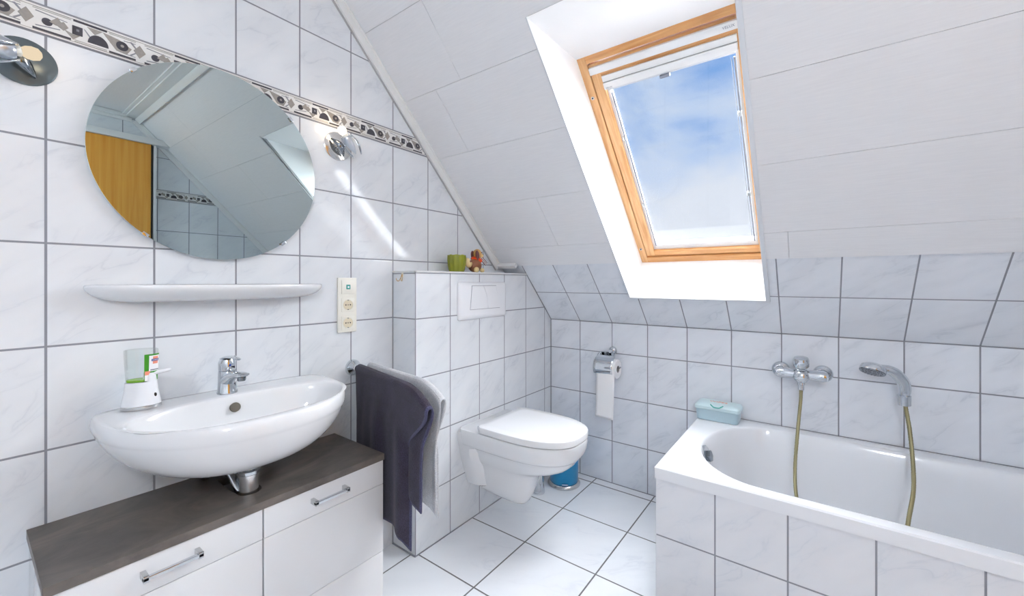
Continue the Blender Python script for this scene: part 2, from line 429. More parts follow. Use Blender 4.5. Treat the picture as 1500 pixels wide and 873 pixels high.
# skirting-like edging strip framing the skylight opening
g = G()
g.sbox(OX1, OX1+.0155, OS0-.012, OS1+.01, -.0135, -.0005, 'trim_grey', .001)
g.sbox(OX0-.004, OX1, OS0-.007, OS0, -.0135, -.0005, 'trim_grey', .001)
g.sbox(OX0-.004, OX0, OS0, OS1, -.0125, -.0005, 'trim_grey')
build('trim_4', g, kind=STR)

# boxed-in cistern
yl = YB - (ZL-ZS)*CP/SP
g = G()
sec = [(YC,0),(YB,0),(YB,ZS-.0004),(yl,ZL-.0004),(YC,ZL-.0004)]
front = [Vector((XC,a,b)) for a,b in sec]; back = [Vector((XL,a,b)) for a,b in sec]
g.poly(front, 'tile_cistern'); g.poly(back[::-1], 'tile_cistern')
for i in range(5):
    j = (i+1) % 5
    g.poly([front[i], back[i], back[j], front[j]], {4:'tile_cistern_side', 3:'tile_ledge'}.get(i, 'tile_cistern'))
build('wall_cistern', g, kind=STR)
# dark joint strips at the corners of the tiling, and worn nosing on the ledge edge
g = G()
g.box(XL, XL+.003, YC-.003, YC, 0, ZL, 'b_line'); g.box(XC-.002, XC+.0006, YC-.0006, YC+.002, 0, ZL-.004, 'b_line')
g.box(XC-.003, XC+.002, YC-.001, yl, ZL-.011, ZL-.008, 'b_line')
g.box(XL, XC+.001, YC-.0025, YC, ZL-.013, ZL-.009, 'b_line')
g.box(XC-.004, XC+.0035, YC-.0035, yl+.01, ZL-.006, ZL+.001, 'trim', .0015)
g.box(XL, XC+.0035, YC-.0035, YC+.004, ZL-.006, ZL+.001, 'trim', .0015)
g.box(XC, XC+.0025, YB-.0025, YB, 0, ZS, 'b_line'); g.box(XC, XR, YB-.0025, YB, ZS-.003, ZS-.0002, 'b_line')
g.box(XC, XC+.003, YC, YB, 0, .004, 'b_line'); g.box(XC, XR, YB-.004, YB, 0, .003, 'b_line')
g.box(XL, XC+.004, YC-.005, YC, 0, .004, 'b_line')
g.sbox(XC-.001, XC+.002, .0, .395, -.002, 0, 'b_line')
g.box(XC, XR, 2.129, 2.133, -.001, .0006, 'b_line')
build('trim_5', g, kind=STR)

# ------------------------------------------------------------------ patterned border
def border(x, side, z0, yd, y_lo, y_hi, dz=0):
    """relief border; side=+1 faces +x. Pattern repeats every 0.2 m, drawn in (s,t) units of tile length and border height"""
    L, Hh = .1998, BZ1-BZ0
    g = G(); ly = 1 if side > 0 else -1
    def put(pts, m, d, k):
        q = [(p[0]*L*1.0 + yd + k*L, z0 + p[1]*Hh) for p in pts]
        g.slab([q], (x,0,0), EY, EZ, EX, side*.0008, side*d, m)
    g.box(min(x,x+side*.002), max(x,x+side*.002), y_lo, y_hi, z0+.0015, z0+Hh-.0015, 'b_base')
    for zz in (z0+.0005, z0+Hh-.003, z0+.006, z0+Hh-.0085):
        wd = .0025 if zz in (z0+.0005, z0+Hh-.003) else .0009
        g.box(min(x,x+side*.0027), max(x,x+side*.0027), y_lo, y_hi, zz, zz+wd, 'b_line' if wd > .001 else 'b_grey')
    def ell(c, r, a0=0, a1=360, n=20, ry=None):
        ry = ry or r*L/Hh
        return [(c[0]+r*cos(radians(a0+(a1-a0)*i/n)), c[1]+ry*sin(radians(a0+(a1-a0)*i/n))) for i in range(n + (0 if a1-a0 >= 360 else 1))]
    k0 = math.floor((y_lo-yd)/L)-1; k1 = math.ceil((y_hi-yd)/L)+1
    for k in range(k0, k1):
        R = lambda a,b,c,d,m: put([(a,c),(b,c),(b,d),(a,d)], m, .0034, k)
        R(.38,.68,.82,.89,'b_dark'); R(.05,.36,.11,.18,'b_dark'); R(.70,.96,.11,.18,'b_dark')
        for a,b,c in ((.05,.36,.82),(.70,.96,.82),(.39,.68,.11)):
            R(a,b,c,c+.012,'b_grey'); R(a,b,c+.05,c+.062,'b_grey')
        put([(-.062,.5),(0,.25),(.062,.5),(0,.75)], 'b_grey', .0036, k)
        put([(-.16,.72),(-.04,.74),(-.045,.76),(-.16,.74)], 'b_line', .003, k)
        put([(-.16,.27),(-.04,.25),(-.045,.23),(-.16,.25)], 'b_line', .003, k)
        put(ell((.165,.47),.044), 'b_dark', .0036, k)
        put([(.18,.5),(.25,.74),(.28,.6),(.24,.45)], 'b_grey', .0038, k)
        put([(.22,.5),(.30,.66),(.34,.5),(.30,.36)], 'b_grey', .0034, k)
        put([(.30,.42),(.38,.34),(.44,.36),(.38,.16)], 'b_grey', .0033, k)
        put([(.37,.36),(.46,.36),(.46,.66),(.37,.66)], 'b_dark', .0042, k)
        put([(.405,.48),(.43,.48),(.43,.56),(.405,.56)], 'b_line', .0046, k)
        put([(.50,.78),(.64,.78),(.57,.58)], 'b_grey', .0036, k)
        put(ell((.60,.24),.095,0,180,14,.34), 'b_dark', .0036, k)
        put([(.64,.78),(.80,.70),(.92,.5),(.87,.24),(.77,.28),(.70,.54)], 'b_grey', .0032, k)
        put(ell((.825,.5),.060), 'b_dark', .0042, k)
        put(ell((.825,.5),.018), 'b_grey', .0046, k)
        put([(.90,.76),(.965,.54),(.98,.56),(.92,.78)], 'b_line', .003, k); put([(.07,.74),(.075,.77),(.33,.70),(.33,.68)], 'b_line', .003, k); put([(.07,.27),(.075,.24),(.27,.33),(.27,.36)], 'b_line', .003, k); put([(.47,.66),(.485,.64),(.545,.40),(.53,.38)], 'b_line', .003, k)
        put([(.90,.28),(.97,.46),(.98,.44),(.92,.26)], 'b_line', .003, k)
    g.clip((x,y_lo,0), (0,-1,0)); g.clip((x,y_hi,0), (0,1,0))
    g.clip(SL(x,0,-.045), tuple(UO))
    return g
build('trim_6', border(XL, 1, BZ0, YC-.031, YF+.002, 1.36), kind=STR, recalc=False)
build('trim_7', border(XR, -1, BZ0+.018, .90, YF+.002, 1.36), kind=STR, recalc=False)

# ------------------------------------------------------------------ skylight
win = thing('window_1', SL(-.463, .8, .22), kind=STR)
g = G(); T = .004
def quad_s(g, pts, m):  # pts inner face in slope coords (x,s,o) -> thin solid pushed away from the shaft
    cx = Vector((-.47, .8, .1))
    outer = []
    for p in pts: outer.append(p)
    g.poly([SL(*p) for p in pts], m)
a = [(OX0+.0005,OS0+.0005,-.012),(OX1-.0005,OS0+.0005,-.012),(OX1-.0005,OS1-.0005,-.012),(OX0+.0005,OS1-.0005,-.012)]
b = [(FX0,FS0,FO),(FX1,FS0,FO),(FX1,FS1,FO),(FX0,FS1,FO)]
for i in range(4):
    j = (i+1) % 4; quad_s(g, [a[i], a[j], b[j], b[i]], 'lining')
bmesh.ops.remove_doubles(g.bm, verts=g.bm.verts[:], dist=1e-5)
o = build('reveal_lining', g, win, recalc=False)
# fixed pine frame (four rails in one), with the lining rebate
def ringframe(g, x0, x1, s0, s1, wx, ws0, ws1, o0, o1, ms='pine', mr='pine_side', bev=.002):
    g.sbox(x0, x0+wx, s0, s1, o0, o1, ms, bev); g.sbox(x1-wx, x1, s0, s1, o0, o1, ms, bev)
    g.sbox(x0+wx, x1-wx, s0, s0+ws0, o0, o1, mr, bev); g.sbox(x0+wx, x1-wx, s1-ws1, s1, o0, o1, mr, bev)
g = G(); ringframe(g, FX0-.012, FX1+.012, FS0-.012, FS1+.012, .045, .046, .040, FO, FO+.075)
ringframe(g, FX0-.06, FX1+.06, FS0-.06, FS1+.25, .05, .05, .235, FO+.04, FO+.08, 'steel', 'steel')
build('window_frame', g, win)
# sash
SX0, SX1, SS0, SS1 = -.7270, -.1730, .297, 1.290
g = G(); ringframe(g, SX0, SX1, SS0, SS1, .040, .030, .048, FO+.004, FO+.06)
g.sbox(SX0+.04, SX1-.04, SS1-.085, SS1-.048, FO+.006, FO+.05, 'pine_side', .002)
sash = build('sash', g, win)
g = G(); ringframe(g, SX0+.038, SX1-.038, SS0+.028, SS1-.08, .013, .030, .02, FO+.020, FO+.05, 'trim', 'trim', .001)
build('glazing_bead', g, sash)
g = G(); g.sbox(SX0+.045, SX1-.045, SS0+.05, SS1-.08, FO+.036, FO+.040, 'glass'); build('pane', g, sash)
g = G(); g.sbox(SX0+.001, SX1-.001, SS0-.004, SS0, FO+.01, FO+.03, 'dark'); g.sbox(SX0-.004, SX0-.0005, SS0, SS1, FO+.012, FO+.03, 'dark'); g.sbox(SX1+.0005, SX1+.004, SS0, SS1, FO+.012, FO+.03, 'dark')
build('sash_gap_shade', g, sash)  # dark strips drawn in for the shaded gap around the sash
# ventilation flap bar at the top
g = G(); g.sbox(SX0+.004, SX1-.004, 1.254, 1.281, FO-.016, FO+.003, 'trim', .003)
bar = build('control_bar', g, win)
g = G(); g.text('VELUX', .012, SL(SX1-.058, 1.268, FO-.0162), UX, US*1, .0004, 'print_grey'); build('lettering', g, bar, recalc=False)
# blind cassette
g = G(); g.sbox(SX0+.040, SX1-.040, 1.213, 1.236, FO-.002, FO+.02, 'trim', .002); g.sbox(SX0+.040, SX1-.040, 1.184, 1.211, FO-.008, FO+.02, 'trim', .004)
g.sbox(SX0+.041, SX1-.041, 1.209, 1.215, FO+.004, FO+.02, 'dark')
g.sbox(SX0+.050, SX1-.050, 1.176, 1.185, FO+.000, FO+.014, 'trim_grey', .002)
bl = build('blind_cassette', g, win)
g = G(); g.text('VELUX', .009, SL(SX0+.062, 1.190, FO-.0083), UX, US, .0004, 'print_grey'); build('lettering', g, bl, recalc=False)
g = G(); g.sbox(-.472, -.436, 1.166, 1.178, FO-.008, FO+.006, 'print_grey', .002); build('pull_tab', g, bl)
# blind guide rails and cords with small clips
for xx, dx in ((SX0+.056, 1), (SX1-.056, -1)):
    g = G(); g.sbox(xx-.003, xx+.003, SS0+.055, 1.16, FO+.018, FO+.026, 'print_grey', .001); g.tube([SL(xx+dx*.009, SS0+.058, FO+.018), SL(xx+dx*.009, 1.16, FO+.018)], .0012, 'print_grey', 6)
    rail = build('guide_rail', g, win)
    for ss in (.60, .95):
        g = G(); g.sbox(xx-.008, xx+.006, ss, ss+.018, FO+.010, FO+.02, 'steel', .002); build('clip', g, rail)
g = G()
for xx in (FX0+.016,):
    for ss in (.35, 1.165): g.lathe([(.007,0),(.007,.003),(.004,.0035),(.004,.001)], 'steel', SL(xx, ss, FO-.003), tuple(UO), 14); g.lathe([(.0035,0),(.0035,.001)], 'dark', SL(xx, ss, FO-.0045), tuple(UO), 10)
build('hinge_screws', g, win)

# ------------------------------------------------------------------ door seen in the mirror
dr = thing('door_1', (XR-.03, .45, 0), kind=STR)
g = G(); g.box(XR-.062, XR-.020, -.02, .868, .012, 2.150, 'door_wood', .002); leaf = build('door_leaf', g, dr)
g = G(); g.box(XR-.064, XR-.018, .868, .874, .012, 2.150, 'black'); build('edge_gap_shade', g, leaf)  # black strip stands in for the shaded gap beside the jamb
g = G(); g.box(XR-.085, XR-.001, -.1, .985, 2.152, 2.196, 'trim', .004); build('track_cover', g, dr)
g = G(); g.box(XR-.06, XR-.001, .882, .900, 0, 2.151, 'trim', .003); build('door_jamb', g, dr)
g = G(); g.tube([(XR-.062,.80,1.02),(XR-.10,.80,1.02),(XR-.10,.78,1.02),(XR-.10,.69,1.02)], .009, 'steel', 12); build('door_handle', g, leaf)

# ------------------------------------------------------------------ added fill globe behind the camera, unseen
LPX, LPY, LPZ = .62, -.52, 1.98
lp = thing('added_fill_globe', (LPX,LPY,ZC), 'added glowing fill globe, unseen, under the flat ceiling behind the viewer', 'lamp')
g = G(); g.lathe([(.05,0),(.05,-.02),(.02,-.03)], 'trim', (LPX,LPY,ZC-.0005), n=32); build('base', g, lp)
g = G(); g.tube([(LPX,LPY,ZC-.025),(LPX,LPY,LPZ+.12)], .006, 'trim', 10); build('rod', g, lp)
g = G(); g.ball((LPX,LPY,LPZ), .125, 'lamp', u=32, v=20); build('globe', g, lp)

# ------------------------------------------------------------------ vanity cabinet and worktop
VY0, VY1, VX1 = .0970, .8500, -1.190
cab = thing('vanity_cabinet', ((XL+VX1)/2, (VY0+VY1)/2, 0), 'gloss white vanity cabinet with two columns of drawers under the washbasin', 'cabinet')
g = G()
g.box(XL+.001, VX1-.019, VY0+.001, VY0+.017, .0, .5415, 'gloss_white', .0008); g.box(XL+.001, VX1-.019, VY1-.017, VY1-.001, 0, .5415, 'gloss_white', .0008)
g.box(XL+.001, VX1-.019, .470, .486, .0, .480, 'gloss_white'); g.box(XL+.001, VX1-.03, VY0+.017, VY1-.017, .06, .075, 'gloss_white')
g.box(VX1-.045, VX1-.03, VY0+.017, VY1-.017, 0, .06, 'gloss_white'); g.box(XL+.001, XL+.008, VY0+.017, VY1-.017, .07, .5415, 'gloss_white')
g.box(VX1-.019, VX1-.0185, VY0+.002, VY1-.002, .06, .5415, 'dark')
build('body', g, cab)
YM = .4785
for (y0, y1) in ((VY0, YM-.0018), (YM+.0018, VY1)):
    for (z0, z1, hd) in ((.462, .5410, 1), (.2350, .4605, 0), (.008, .2335, 0)):
        g = G(); g.box(VX1-.018, VX1, y0, y1, z0, z1, 'gloss_white', .0012)
        d = build('drawer', g, cab)
        if hd:
            yc_ = (.286 if y0 < .3 else .6575); hz = .5075
            g = G(); hl = .0535
            g.box(VX1+.020, VX1+.030, yc_-hl, yc_+hl, hz-.004, hz+.004, 'chrome', .001)
            for sg in (-1, 1): g.box(VX1, VX1+.030, yc_+sg*hl-(.010 if sg > 0 else 0), yc_+sg*hl+(.010 if sg < 0 else 0), hz-.007, hz+.007, 'steel', .001)
            build('handle', g, d, label='chrome bar handle')
TZ0, TZ1 = .5425, .5630
g = G()
arc = [( -1.283+.030*cos(radians(a)), .480+.030*sin(radians(a))) for a in range(-100, 101, 10)]
hole = arc + [(-1.33,.515),(-1.42,.512),(-1.42,.448),(-1.33,.446)]
g.slab([[(XL+.0015,VY0-.003),(VX1+.003,VY0-.003),(VX1+.003,VY1+.003),(XL+.0015,VY1+.003)], hole], (0,0,0), EX, EY, EZ, TZ0, TZ1, 'counter')
build('worktop', g, loc=(-1.35,.4735,TZ0), label='dark slate-look laminate top lying on the white vanity cabinet', cat='worktop', bevel=.0008)

# ------------------------------------------------------------------ washbasin
BY = .480
RZ = .812
def outline_basin(th):
    # th=0 points into the room (+x)
    c, s_ = cos(th), sin(th); xc = -1.405
    if c >= 0: x = xc + .330*(abs(c)**.95); y = .290*(1 if s_ > 0 else -1)*abs(s_)**.88
    else: x = xc - (abs(c)**.45)*(xc - XL - .001); y = (1 if s_ > 0 else -1)*.290*abs(s_)**.40
    return Vector((x, BY + y, 0))
basin = thing('washbasin', (XL, BY, .64), 'wide white ceramic washbasin on the wall above the dark worktop', 'washbasin')
g = G(); N = 72; ths = [2*pi*i/N for i in range(N)]
def ring_out(k, z, fw):
    cen = Vector((-1.345, BY, 0)); r = []
    for t in ths:
        p = outline_basin(t); q = cen + (p-cen)*k
        if cos(t) < -.05: q.x = p.x + (q.x-p.x)*fw
        q.z = z + 0
        r.append(q)
    return r
def ring_in(k, z, back=0):
    r = []
    for t in ths:
        c, s_ = cos(t), sin(t)
        a = .255 if c >= 0 else .255
        x = -1.265 + (.150 if c >= 0 else .118)*(1 if c > 0 else -1)*abs(c)**(.95 if c > 0 else .75)*k; y = a*(1 if s_ > 0 else -1)*abs(s_)**(.92)*k
        r.append(Vector((x, BY+y, z)))
    return r
prof = [ring_out(.12,.636,1), ring_out(.30,.638,1), ring_out(.48,.647,.8), ring_out(.66,.664,.5), ring_out(.80,.688,.2), ring_out(.90,.718,.05), ring_out(.96,.748,0),
        ring_out(.985,.766,0), ring_out(.990,.771,0), ring_out(1.003,.777,0), ring_out(1.010,.790,0), ring_out(1.004,.804,0), ring_out(.990,.811,0), ring_out(.965,.8130,0)]
prof += [ring_in(1.05,.8127), ring_in(1.02,.8110), ring_in(.995,.8060), ring_in(.965,.790), ring_in(.93,.760), ring_in(.84,.722), ring_in(.66,.695), ring_in(.40,.684), ring_in(.12,.680)]
g.rings(prof, 'ceramic')
bow = build('bowl', g, basin, subsurf=1)
g = G(); g.lathe([(.0135,-.004),(.0135,.0022)], 'hole', (-1.3715,.4765,.780), (1,0,.45), 28); build('overflow_hole', g, basin, label='dark round overflow hole')
g = G(); g.lathe([(.030,.0),(.030,.004),(.02,.006)], 'chrome', (-1.27,BY,.6785)); build('drain', g, basin)

# trap under the basin
tr = thing('bottle_trap', (-1.285,.478,.50), 'chrome bottle trap below the washbasin, passing through the worktop cut-out', 'pipe')
g = G(); g.lathe([(.0235,0),(.0235,.100),(.0255,.101),(.0255,.108),(.0235,.109),(.0235,.112)], 'trap', (-1.285,.480,.503), n=28); build('cup', g, tr)
g = G(); g.lathe([(.029,0),(.029,.008),(.016,.010),(.016,.018)], 'chrome', (-1.285,.480,.6135), n=28); build('collar', g, tr)
g = G(); g.tube([(-1.305,.480,.585),(-1.35,.478,.580),(-1.42,.476,.580),(-1.50,.476,.580)], .014, 'chrome_dark', 14); g.tube([(-1.395,.452,.618),(-1.355,.462,.590),(-1.325,.470,.552)], .010, 'chrome', 12); build('outlet_pipe', g, tr)
for i, yy in enumerate((.425,.53)):
    t_ = thing('angle_valve', (XL, yy, .585), ('chrome angle valve under the washbasin, left of the trap' if i == 0 else 'chrome angle valve under the washbasin, right of the trap'), 'valve')
    g = G(); g.tube([(XL+.001,yy,.583),(XL+.05,yy,.583)], .011, 'chrome', 12); g.tube([(XL+.045,yy,.575),(XL+.045,yy,.605)], .008, 'chrome_dark', 10); build('valve_body', g, t_)
    g = G(); g.lathe([(.014,0),(.015,.012),(.012,.018)], 'black', (XL+.052,yy,.583), (1,0,0), 14); build('knob', g, t_)
    g = G(); g.tube(smooth_path([(XL+.045,yy,.605),(XL+.055,yy+(.02 if i==0 else -.02),.61),(-1.44,yy,.628)], 6), .004, 'steel', 8); build('supply_hose', g, t_)

# basin mixer tap
tp = thing('basin_tap', (-1.430,.476,RZ), 'chrome single-lever mixer tap on the washbasin', 'tap')
g = G(); g.rings([[Vector((-1.430 + dx + r*cos(a)*1.0, .476 + r*sin(a), z)) for a in [2*pi*i/28 for i in range(28)]] for r, z, dx in ((.0262,.8125,0),(.0262,.818,0),(.0245,.822,0),(.0228,.850,0),(.0222,.880,-.001))], 'chrome')
body = build('body', g, tp)
g = G()
st = [(-1.425,.850,.022,.018),(-1.400,.862,.0205,.017),(-1.370,.873,.019,.012),(-1.335,.880,.017,.0085),(-1.312,.882,.0155,.006),(-1.306,.881,.010,.003)]
g.rings([[Vector((x, .476 + w*cos(a), z + h*sin(a))) for a in [2*pi*i/24 for i in range(24)]] for x,z,w,h in st], 'chrome')
sp_ = build('spout', g, tp)
g = G(); g.lathe([(.010,0),(.011,.004),(.011,.012)], 'chrome_dark', (-1.325,.476,.864), n=20); build('aerator', g, sp_)
g = G(); g.rings([[Vector((-1.431+ r*cos(a), .476 + r*sin(a), z)) for a in [2*pi*i/28 for i in range(28)]] for r, z in ((.0215,.8815),(.0222,.884),(.0222,.905),(.019,.914),(.010,.918))], 'chrome')
hd_ = build('cartridge_cap', g, tp)
g = G(); st = [(-1.445,.915,.016,.004),(-1.42,.921,.0165,.005),(-1.39,.924,.012,.004),(-1.362,.924,.0085,.0032),(-1.348,.922,.0075,.003),(-1.344,.922,.004,.002)]
g.rings([[Vector((x, .476 + w*cos(a), z + h*sin(a))) for a in [2*pi*i/20 for i in range(20)]] for x,z,w,h in st], 'chrome')
build('lever', g, tp)
g = G(); g.ball((-1.409,.476,.898), .0035, 'label_blue', (.5,1,1)); build('temperature_dot', g, tp, label='small blue and red temperature dot')

# soap dispenser
sd = thing('soap_dispenser', (-1.437,.285,RZ), 'white automatic soap dispenser with green label on the left end of the washbasin', 'soap dispenser')
dc = Vector((-1.437,.284,0)); ang = radians(18)
def er(a, b, z, c=dc, n=32, off=(0,0)):
    return [Vector((c.x+off[0] + b*cos(t)*cos(ang) - a*sin(t)*sin(ang)*-1, c.y+off[1] + a*sin(t)*cos(ang) - b*cos(t)*sin(ang), z)) for t in [2*pi*i/n for i in range(n)]]
g = G(); g.rings([er(.040,.027,.8138), er(.041,.028,.816), er(.0405,.0275,.8235)], 'steel'); build('base_ring', g, sd, label='grey base ring')
g = G(); g.rings([er(.0405,.0275,.8237), er(.038,.026,.838), er(.034,.0245,.86), er(.0325,.024,.880), er(.0325,.024,.884)], 'plastic')
g.rings([er(.0145,.025,.884,off=(.002,.018)), er(.0145,.025,.898,off=(.002,.018)), er(.014,.024,.906,off=(.002,.018)), er(.008,.016,.910,off=(.002,.018))], 'plastic')
bd = build('housing', g, sd)
g = G(); st = [(.294,.903,.011,.006),(.315,.905,.0105,.0055),(.333,.907,.0095,.005),(.341,.908,.007,.004)]
g.rings([[Vector((-1.425 + w*cos(a), y, z + h*sin(a))) for a in [2*pi*i/18 for i in range(18)]] for y,z,w,h in st], 'plastic'); build('spout', g, sd)
g = G(); g.rings([er(.031,.021,.8845), er(.0315,.0215,.90), er(.033,.022,.93), er(.0345,.0225,.960), er(.034,.022,.9675), er(.030,.019,.9690)], 'bottle'); bt = build('bottle', g, sd, label='clear refill bottle')
g = G(); g.rings([er(.029,.019,.885), er(.0293,.0193,.8905)], 'liquid'); build('soap', g, bt)
g = G()
def onb(a, z, e=.0012):   # point on the bottle wall, a in degrees from +x side
    t = radians(a); s_ = (z-.8845)/.08; A_ = .031+.0035*s_+e; B_ = .021+.0015*s_+e
    return Vector((dc.x + B_*cos(t)*cos(ang) + A_*sin(t)*sin(ang), dc.y + A_*sin(t)*cos(ang) - B_*cos(t)*sin(ang), z))
def patch(g, a0, a1, z0, z1, m, e, n=10):
    rs = [[onb(a0+(a1-a0)*i/n, z0+ (z1-z0)*j, e) for i in range(n+1)] for j in (0,1)]
    g.rings(rs, m, closed=False, cap0=False, cap1=False)
patch(g, 14, 100, .886, .956, 'label_green', .0012); patch(g, 30, 82, .911, .952, 'label_white', .0018)
patch(g, 44, 70, .930, .949, 'label_pink', .0022); patch(g, 38, 76, .937, .943, 'label_blue', .0026); patch(g, 16, 34, .887, .909, 'label_white', .002); patch(g, 16, 34, .902, .912, 'label_pink', .0024)
patch(g, 35, 78, .913, .916, 'print_grey', .0024)
a_ = onb(56, .940, .0034); tdir = (onb(64,.94)-onb(48,.94)).normalized()
g.text('SAGROTAN', .0036, a_, tdir, (0,0,1), .0003, 'label_white')
build('label', g, bt, label='green label with white panel and blue lettering', recalc=False)
g = G(); g.ball(er(.034,.0248,.848)[5] + Vector((.001,.0005,0)), .0035, 'black', (.5,1,1.5)); build('sensor', g, sd, label='small dark drop-shaped sensor')

# ------------------------------------------------------------------ shelf and mirror
sh = thing('ceramic_shelf', (XL, .489, 1.12), 'long curved white ceramic shelf on the wall below the round mirror', 'shelf')
g = G(); N2 = 64
def shelf_ring(k, kz, z):
    r = []
    for i in range(N2):
        t = 2*pi*i/N2; c, s_ = cos(t), sin(t)
        y = .489 + .302*k*(1 if s_ > 0 else -1)*abs(s_)**.85
        x = XL + (.001 if c < 0 else .001 + .118*kz*abs(c)**.8)
        r.append(Vector((x, y, z)))
    return r
g.rings([shelf_ring(.70,.35,1.088), shelf_ring(.86,.62,1.094), shelf_ring(.96,.86,1.108), shelf_ring(1.0,.98,1.122), shelf_ring(1.008,1.0,1.132), shelf_ring(1.0,.985,1.138), shelf_ring(.97,.93,1.1385), shelf_ring(.955,.90,1.134), shelf_ring(.90,.86,1.133)], 'ceramic')
build('shelf_board', g, sh, subsurf=1)
mr = thing('round_mirror', (XL+.015, .4775, 1.5045), 'large frameless round mirror on the tiled wall', 'mirror')
mc = Vector((-1.482, .4775, 1.5045)); mt = radians(.0); MR = .2905
tn = radians(.42)
nx = Vector((cos(tn), 0, -sin(tn)))
g = G(); g.lathe([(MR,-.0045),(MR,-.0003)], 'mirror_edge', mc, tuple(nx), 128)
g.lathe([(MR-.0004,-.0002),(MR-.0004,.0)], 'mirror', mc, tuple(nx), 128, smooth=False)
build('mirror_glass', g, mr)
g = G(); g.box(XL+.0005, XL+.0135, .30, .655, 1.33, 1.35, 'steel'); build('mounting_rail', g, mr); g = G(); g.box(XL+.0005, XL+.0135, .30, .655, 1.66, 1.68, 'steel'); build('mounting_rail', g, mr)
for yy, zz in ((.2755,1.7125),(.683,1.7115),(.302,1.277),(.655,1.280)):
    d_ = Vector((0, yy-.4775, zz-1.5045)).normalized(); c_ = Vector((-1.480, .4775, 1.5045)) + d_*(MR+.001); tdir = Vector((1,0,0)).cross(d_)
    g = G(); p = []
    for dx in (-.006, .0045):
        for a1, b1 in ((-.008,-.006),(.008,-.006),(.008,.003),(-.008,.003)): p.append(c_ + tdir*a1 + d_*b1 + Vector((dx,0,0)))
    g.hexa(p, 'chrome', .001); build('clip', g, mr)

# ------------------------------------------------------------------ wall spotlights
def sconce(yc, zc, label, left):
    t = thing('wall_spotlight', (XL, yc, zc), label, 'lamp', None)
    pt = lambda x, y, z: Vector((XL+x, yc+y, zc+z))
    pr_ = .054
    g = G(); g.lathe([(pr_,.0005),(pr_,.003),(pr_-.003,.005),(.0,.0055)], 'plate_dark_refl' if left else 'plate_pale_refl', pt(0,0,0), (1,0,0), 48, cap1=False); build('back_plate', g, t)
    if left: tip, top = pt(.078,-.075,-.016), pt(.074,.008,-.002)
    else: tip, top = pt(.060,.036,-.022), pt(.064,-.018,.044)
    ax = (top-tip).normalized(); Lh = (top-tip).length; base = top - ax*.075
    g = G(); g.tube(smooth_path([pt(.004,-.004,-.006), pt(.03,-.002,-.004), base+ax*.02], 5), .0042, 'chrome', 10); build('arm', g, t)
    a = ax.orthogonal().normalized(); b = ax.cross(a)
    sk_ = 1.25 if left else 1.0
    g = G(); g.lathe([(a_*sk_, b_) for a_, b_ in ((.0015,-.020),(.007,-.008),(.0130,.010),(.0165,.030),(.0165,.044),(.0135,.050))], 'steel_blue', base, tuple(ax), 28); build('socket', g, t)
    for k in range(2):      # long curved petals around the head, each in its own direction
        th = radians((20, 150, 255)[k]); d = (a*cos(th)+b*sin(th)); sd_ = ax.cross(d); rs = []
        for i in range(13):
            u = i/12; w = .013*sin(pi*min(1,u*.96+.03))**.8 + .0004; rr = .0165 + .012*sin(pi*u); h = -.030 + .085*u
            rs.append([base + ax*h + d*(rr + .004*(1-q*q)) + sd_*w*q for q in (-1,-.5,0,.5,1)])
        g = G(); g.rings(rs, 'chrome', closed=False, cap0=False, cap1=False); build('petal', g, t, solid=.0010, recalc=False)
    g = G(); g.lathe([(.0115,.050),(.0115,.058),(.0085,.060)], 'cream', base, tuple(ax), 20)
    build('bulb_cap', g, t)
    g = G(); g.lathe([(.0095,.060),(.0135,.066),(.0150,.075),(.0125,.085),(.006,.0895),(.0001,.0905)], 'bulb_dim' if left else 'bulb', base, tuple(ax), 36, cap0=True); build('bulb', g, t)
    # curved leaf reflector on the plate
    rs = []
    for i in range(9):
        u = i/8; w = .016*sin(pi*(.05+.9*u)) ; p0 = pt(.012+.028*sin(pi*u), -.034+.052*u, .020-.056*u)
        rs.append([p0 + Vector((.006*(1-q*q),0,0)) + Vector((0,.55,.6))*w*q for q in (-1,-.5,0,.5,1)])
    g = G(); g.rings(rs, 'chrome_dark', closed=False, cap0=False, cap1=False); build('leaf_shade', g, t, solid=.001, recalc=False)
    ld = bpy.data.lights.new('bulb_glow', 'POINT'); ld.energy = .07 if left else .16; ld.color = (1,.78,.52); ld.shadow_soft_size = .014
    lo = bpy.data.objects.new('bulb_glow', ld); C.objects.link(lo); lo.parent = t; lo.location = base + ax*.108 - Vector(t.location)
    return t
sconce(.866, 1.669, 'small chrome spotlight with lit bulb on the wall right of the round mirror', False)
sconce(.090, 1.662, 'chrome spotlight cut by the left picture edge, left of the round mirror', True)

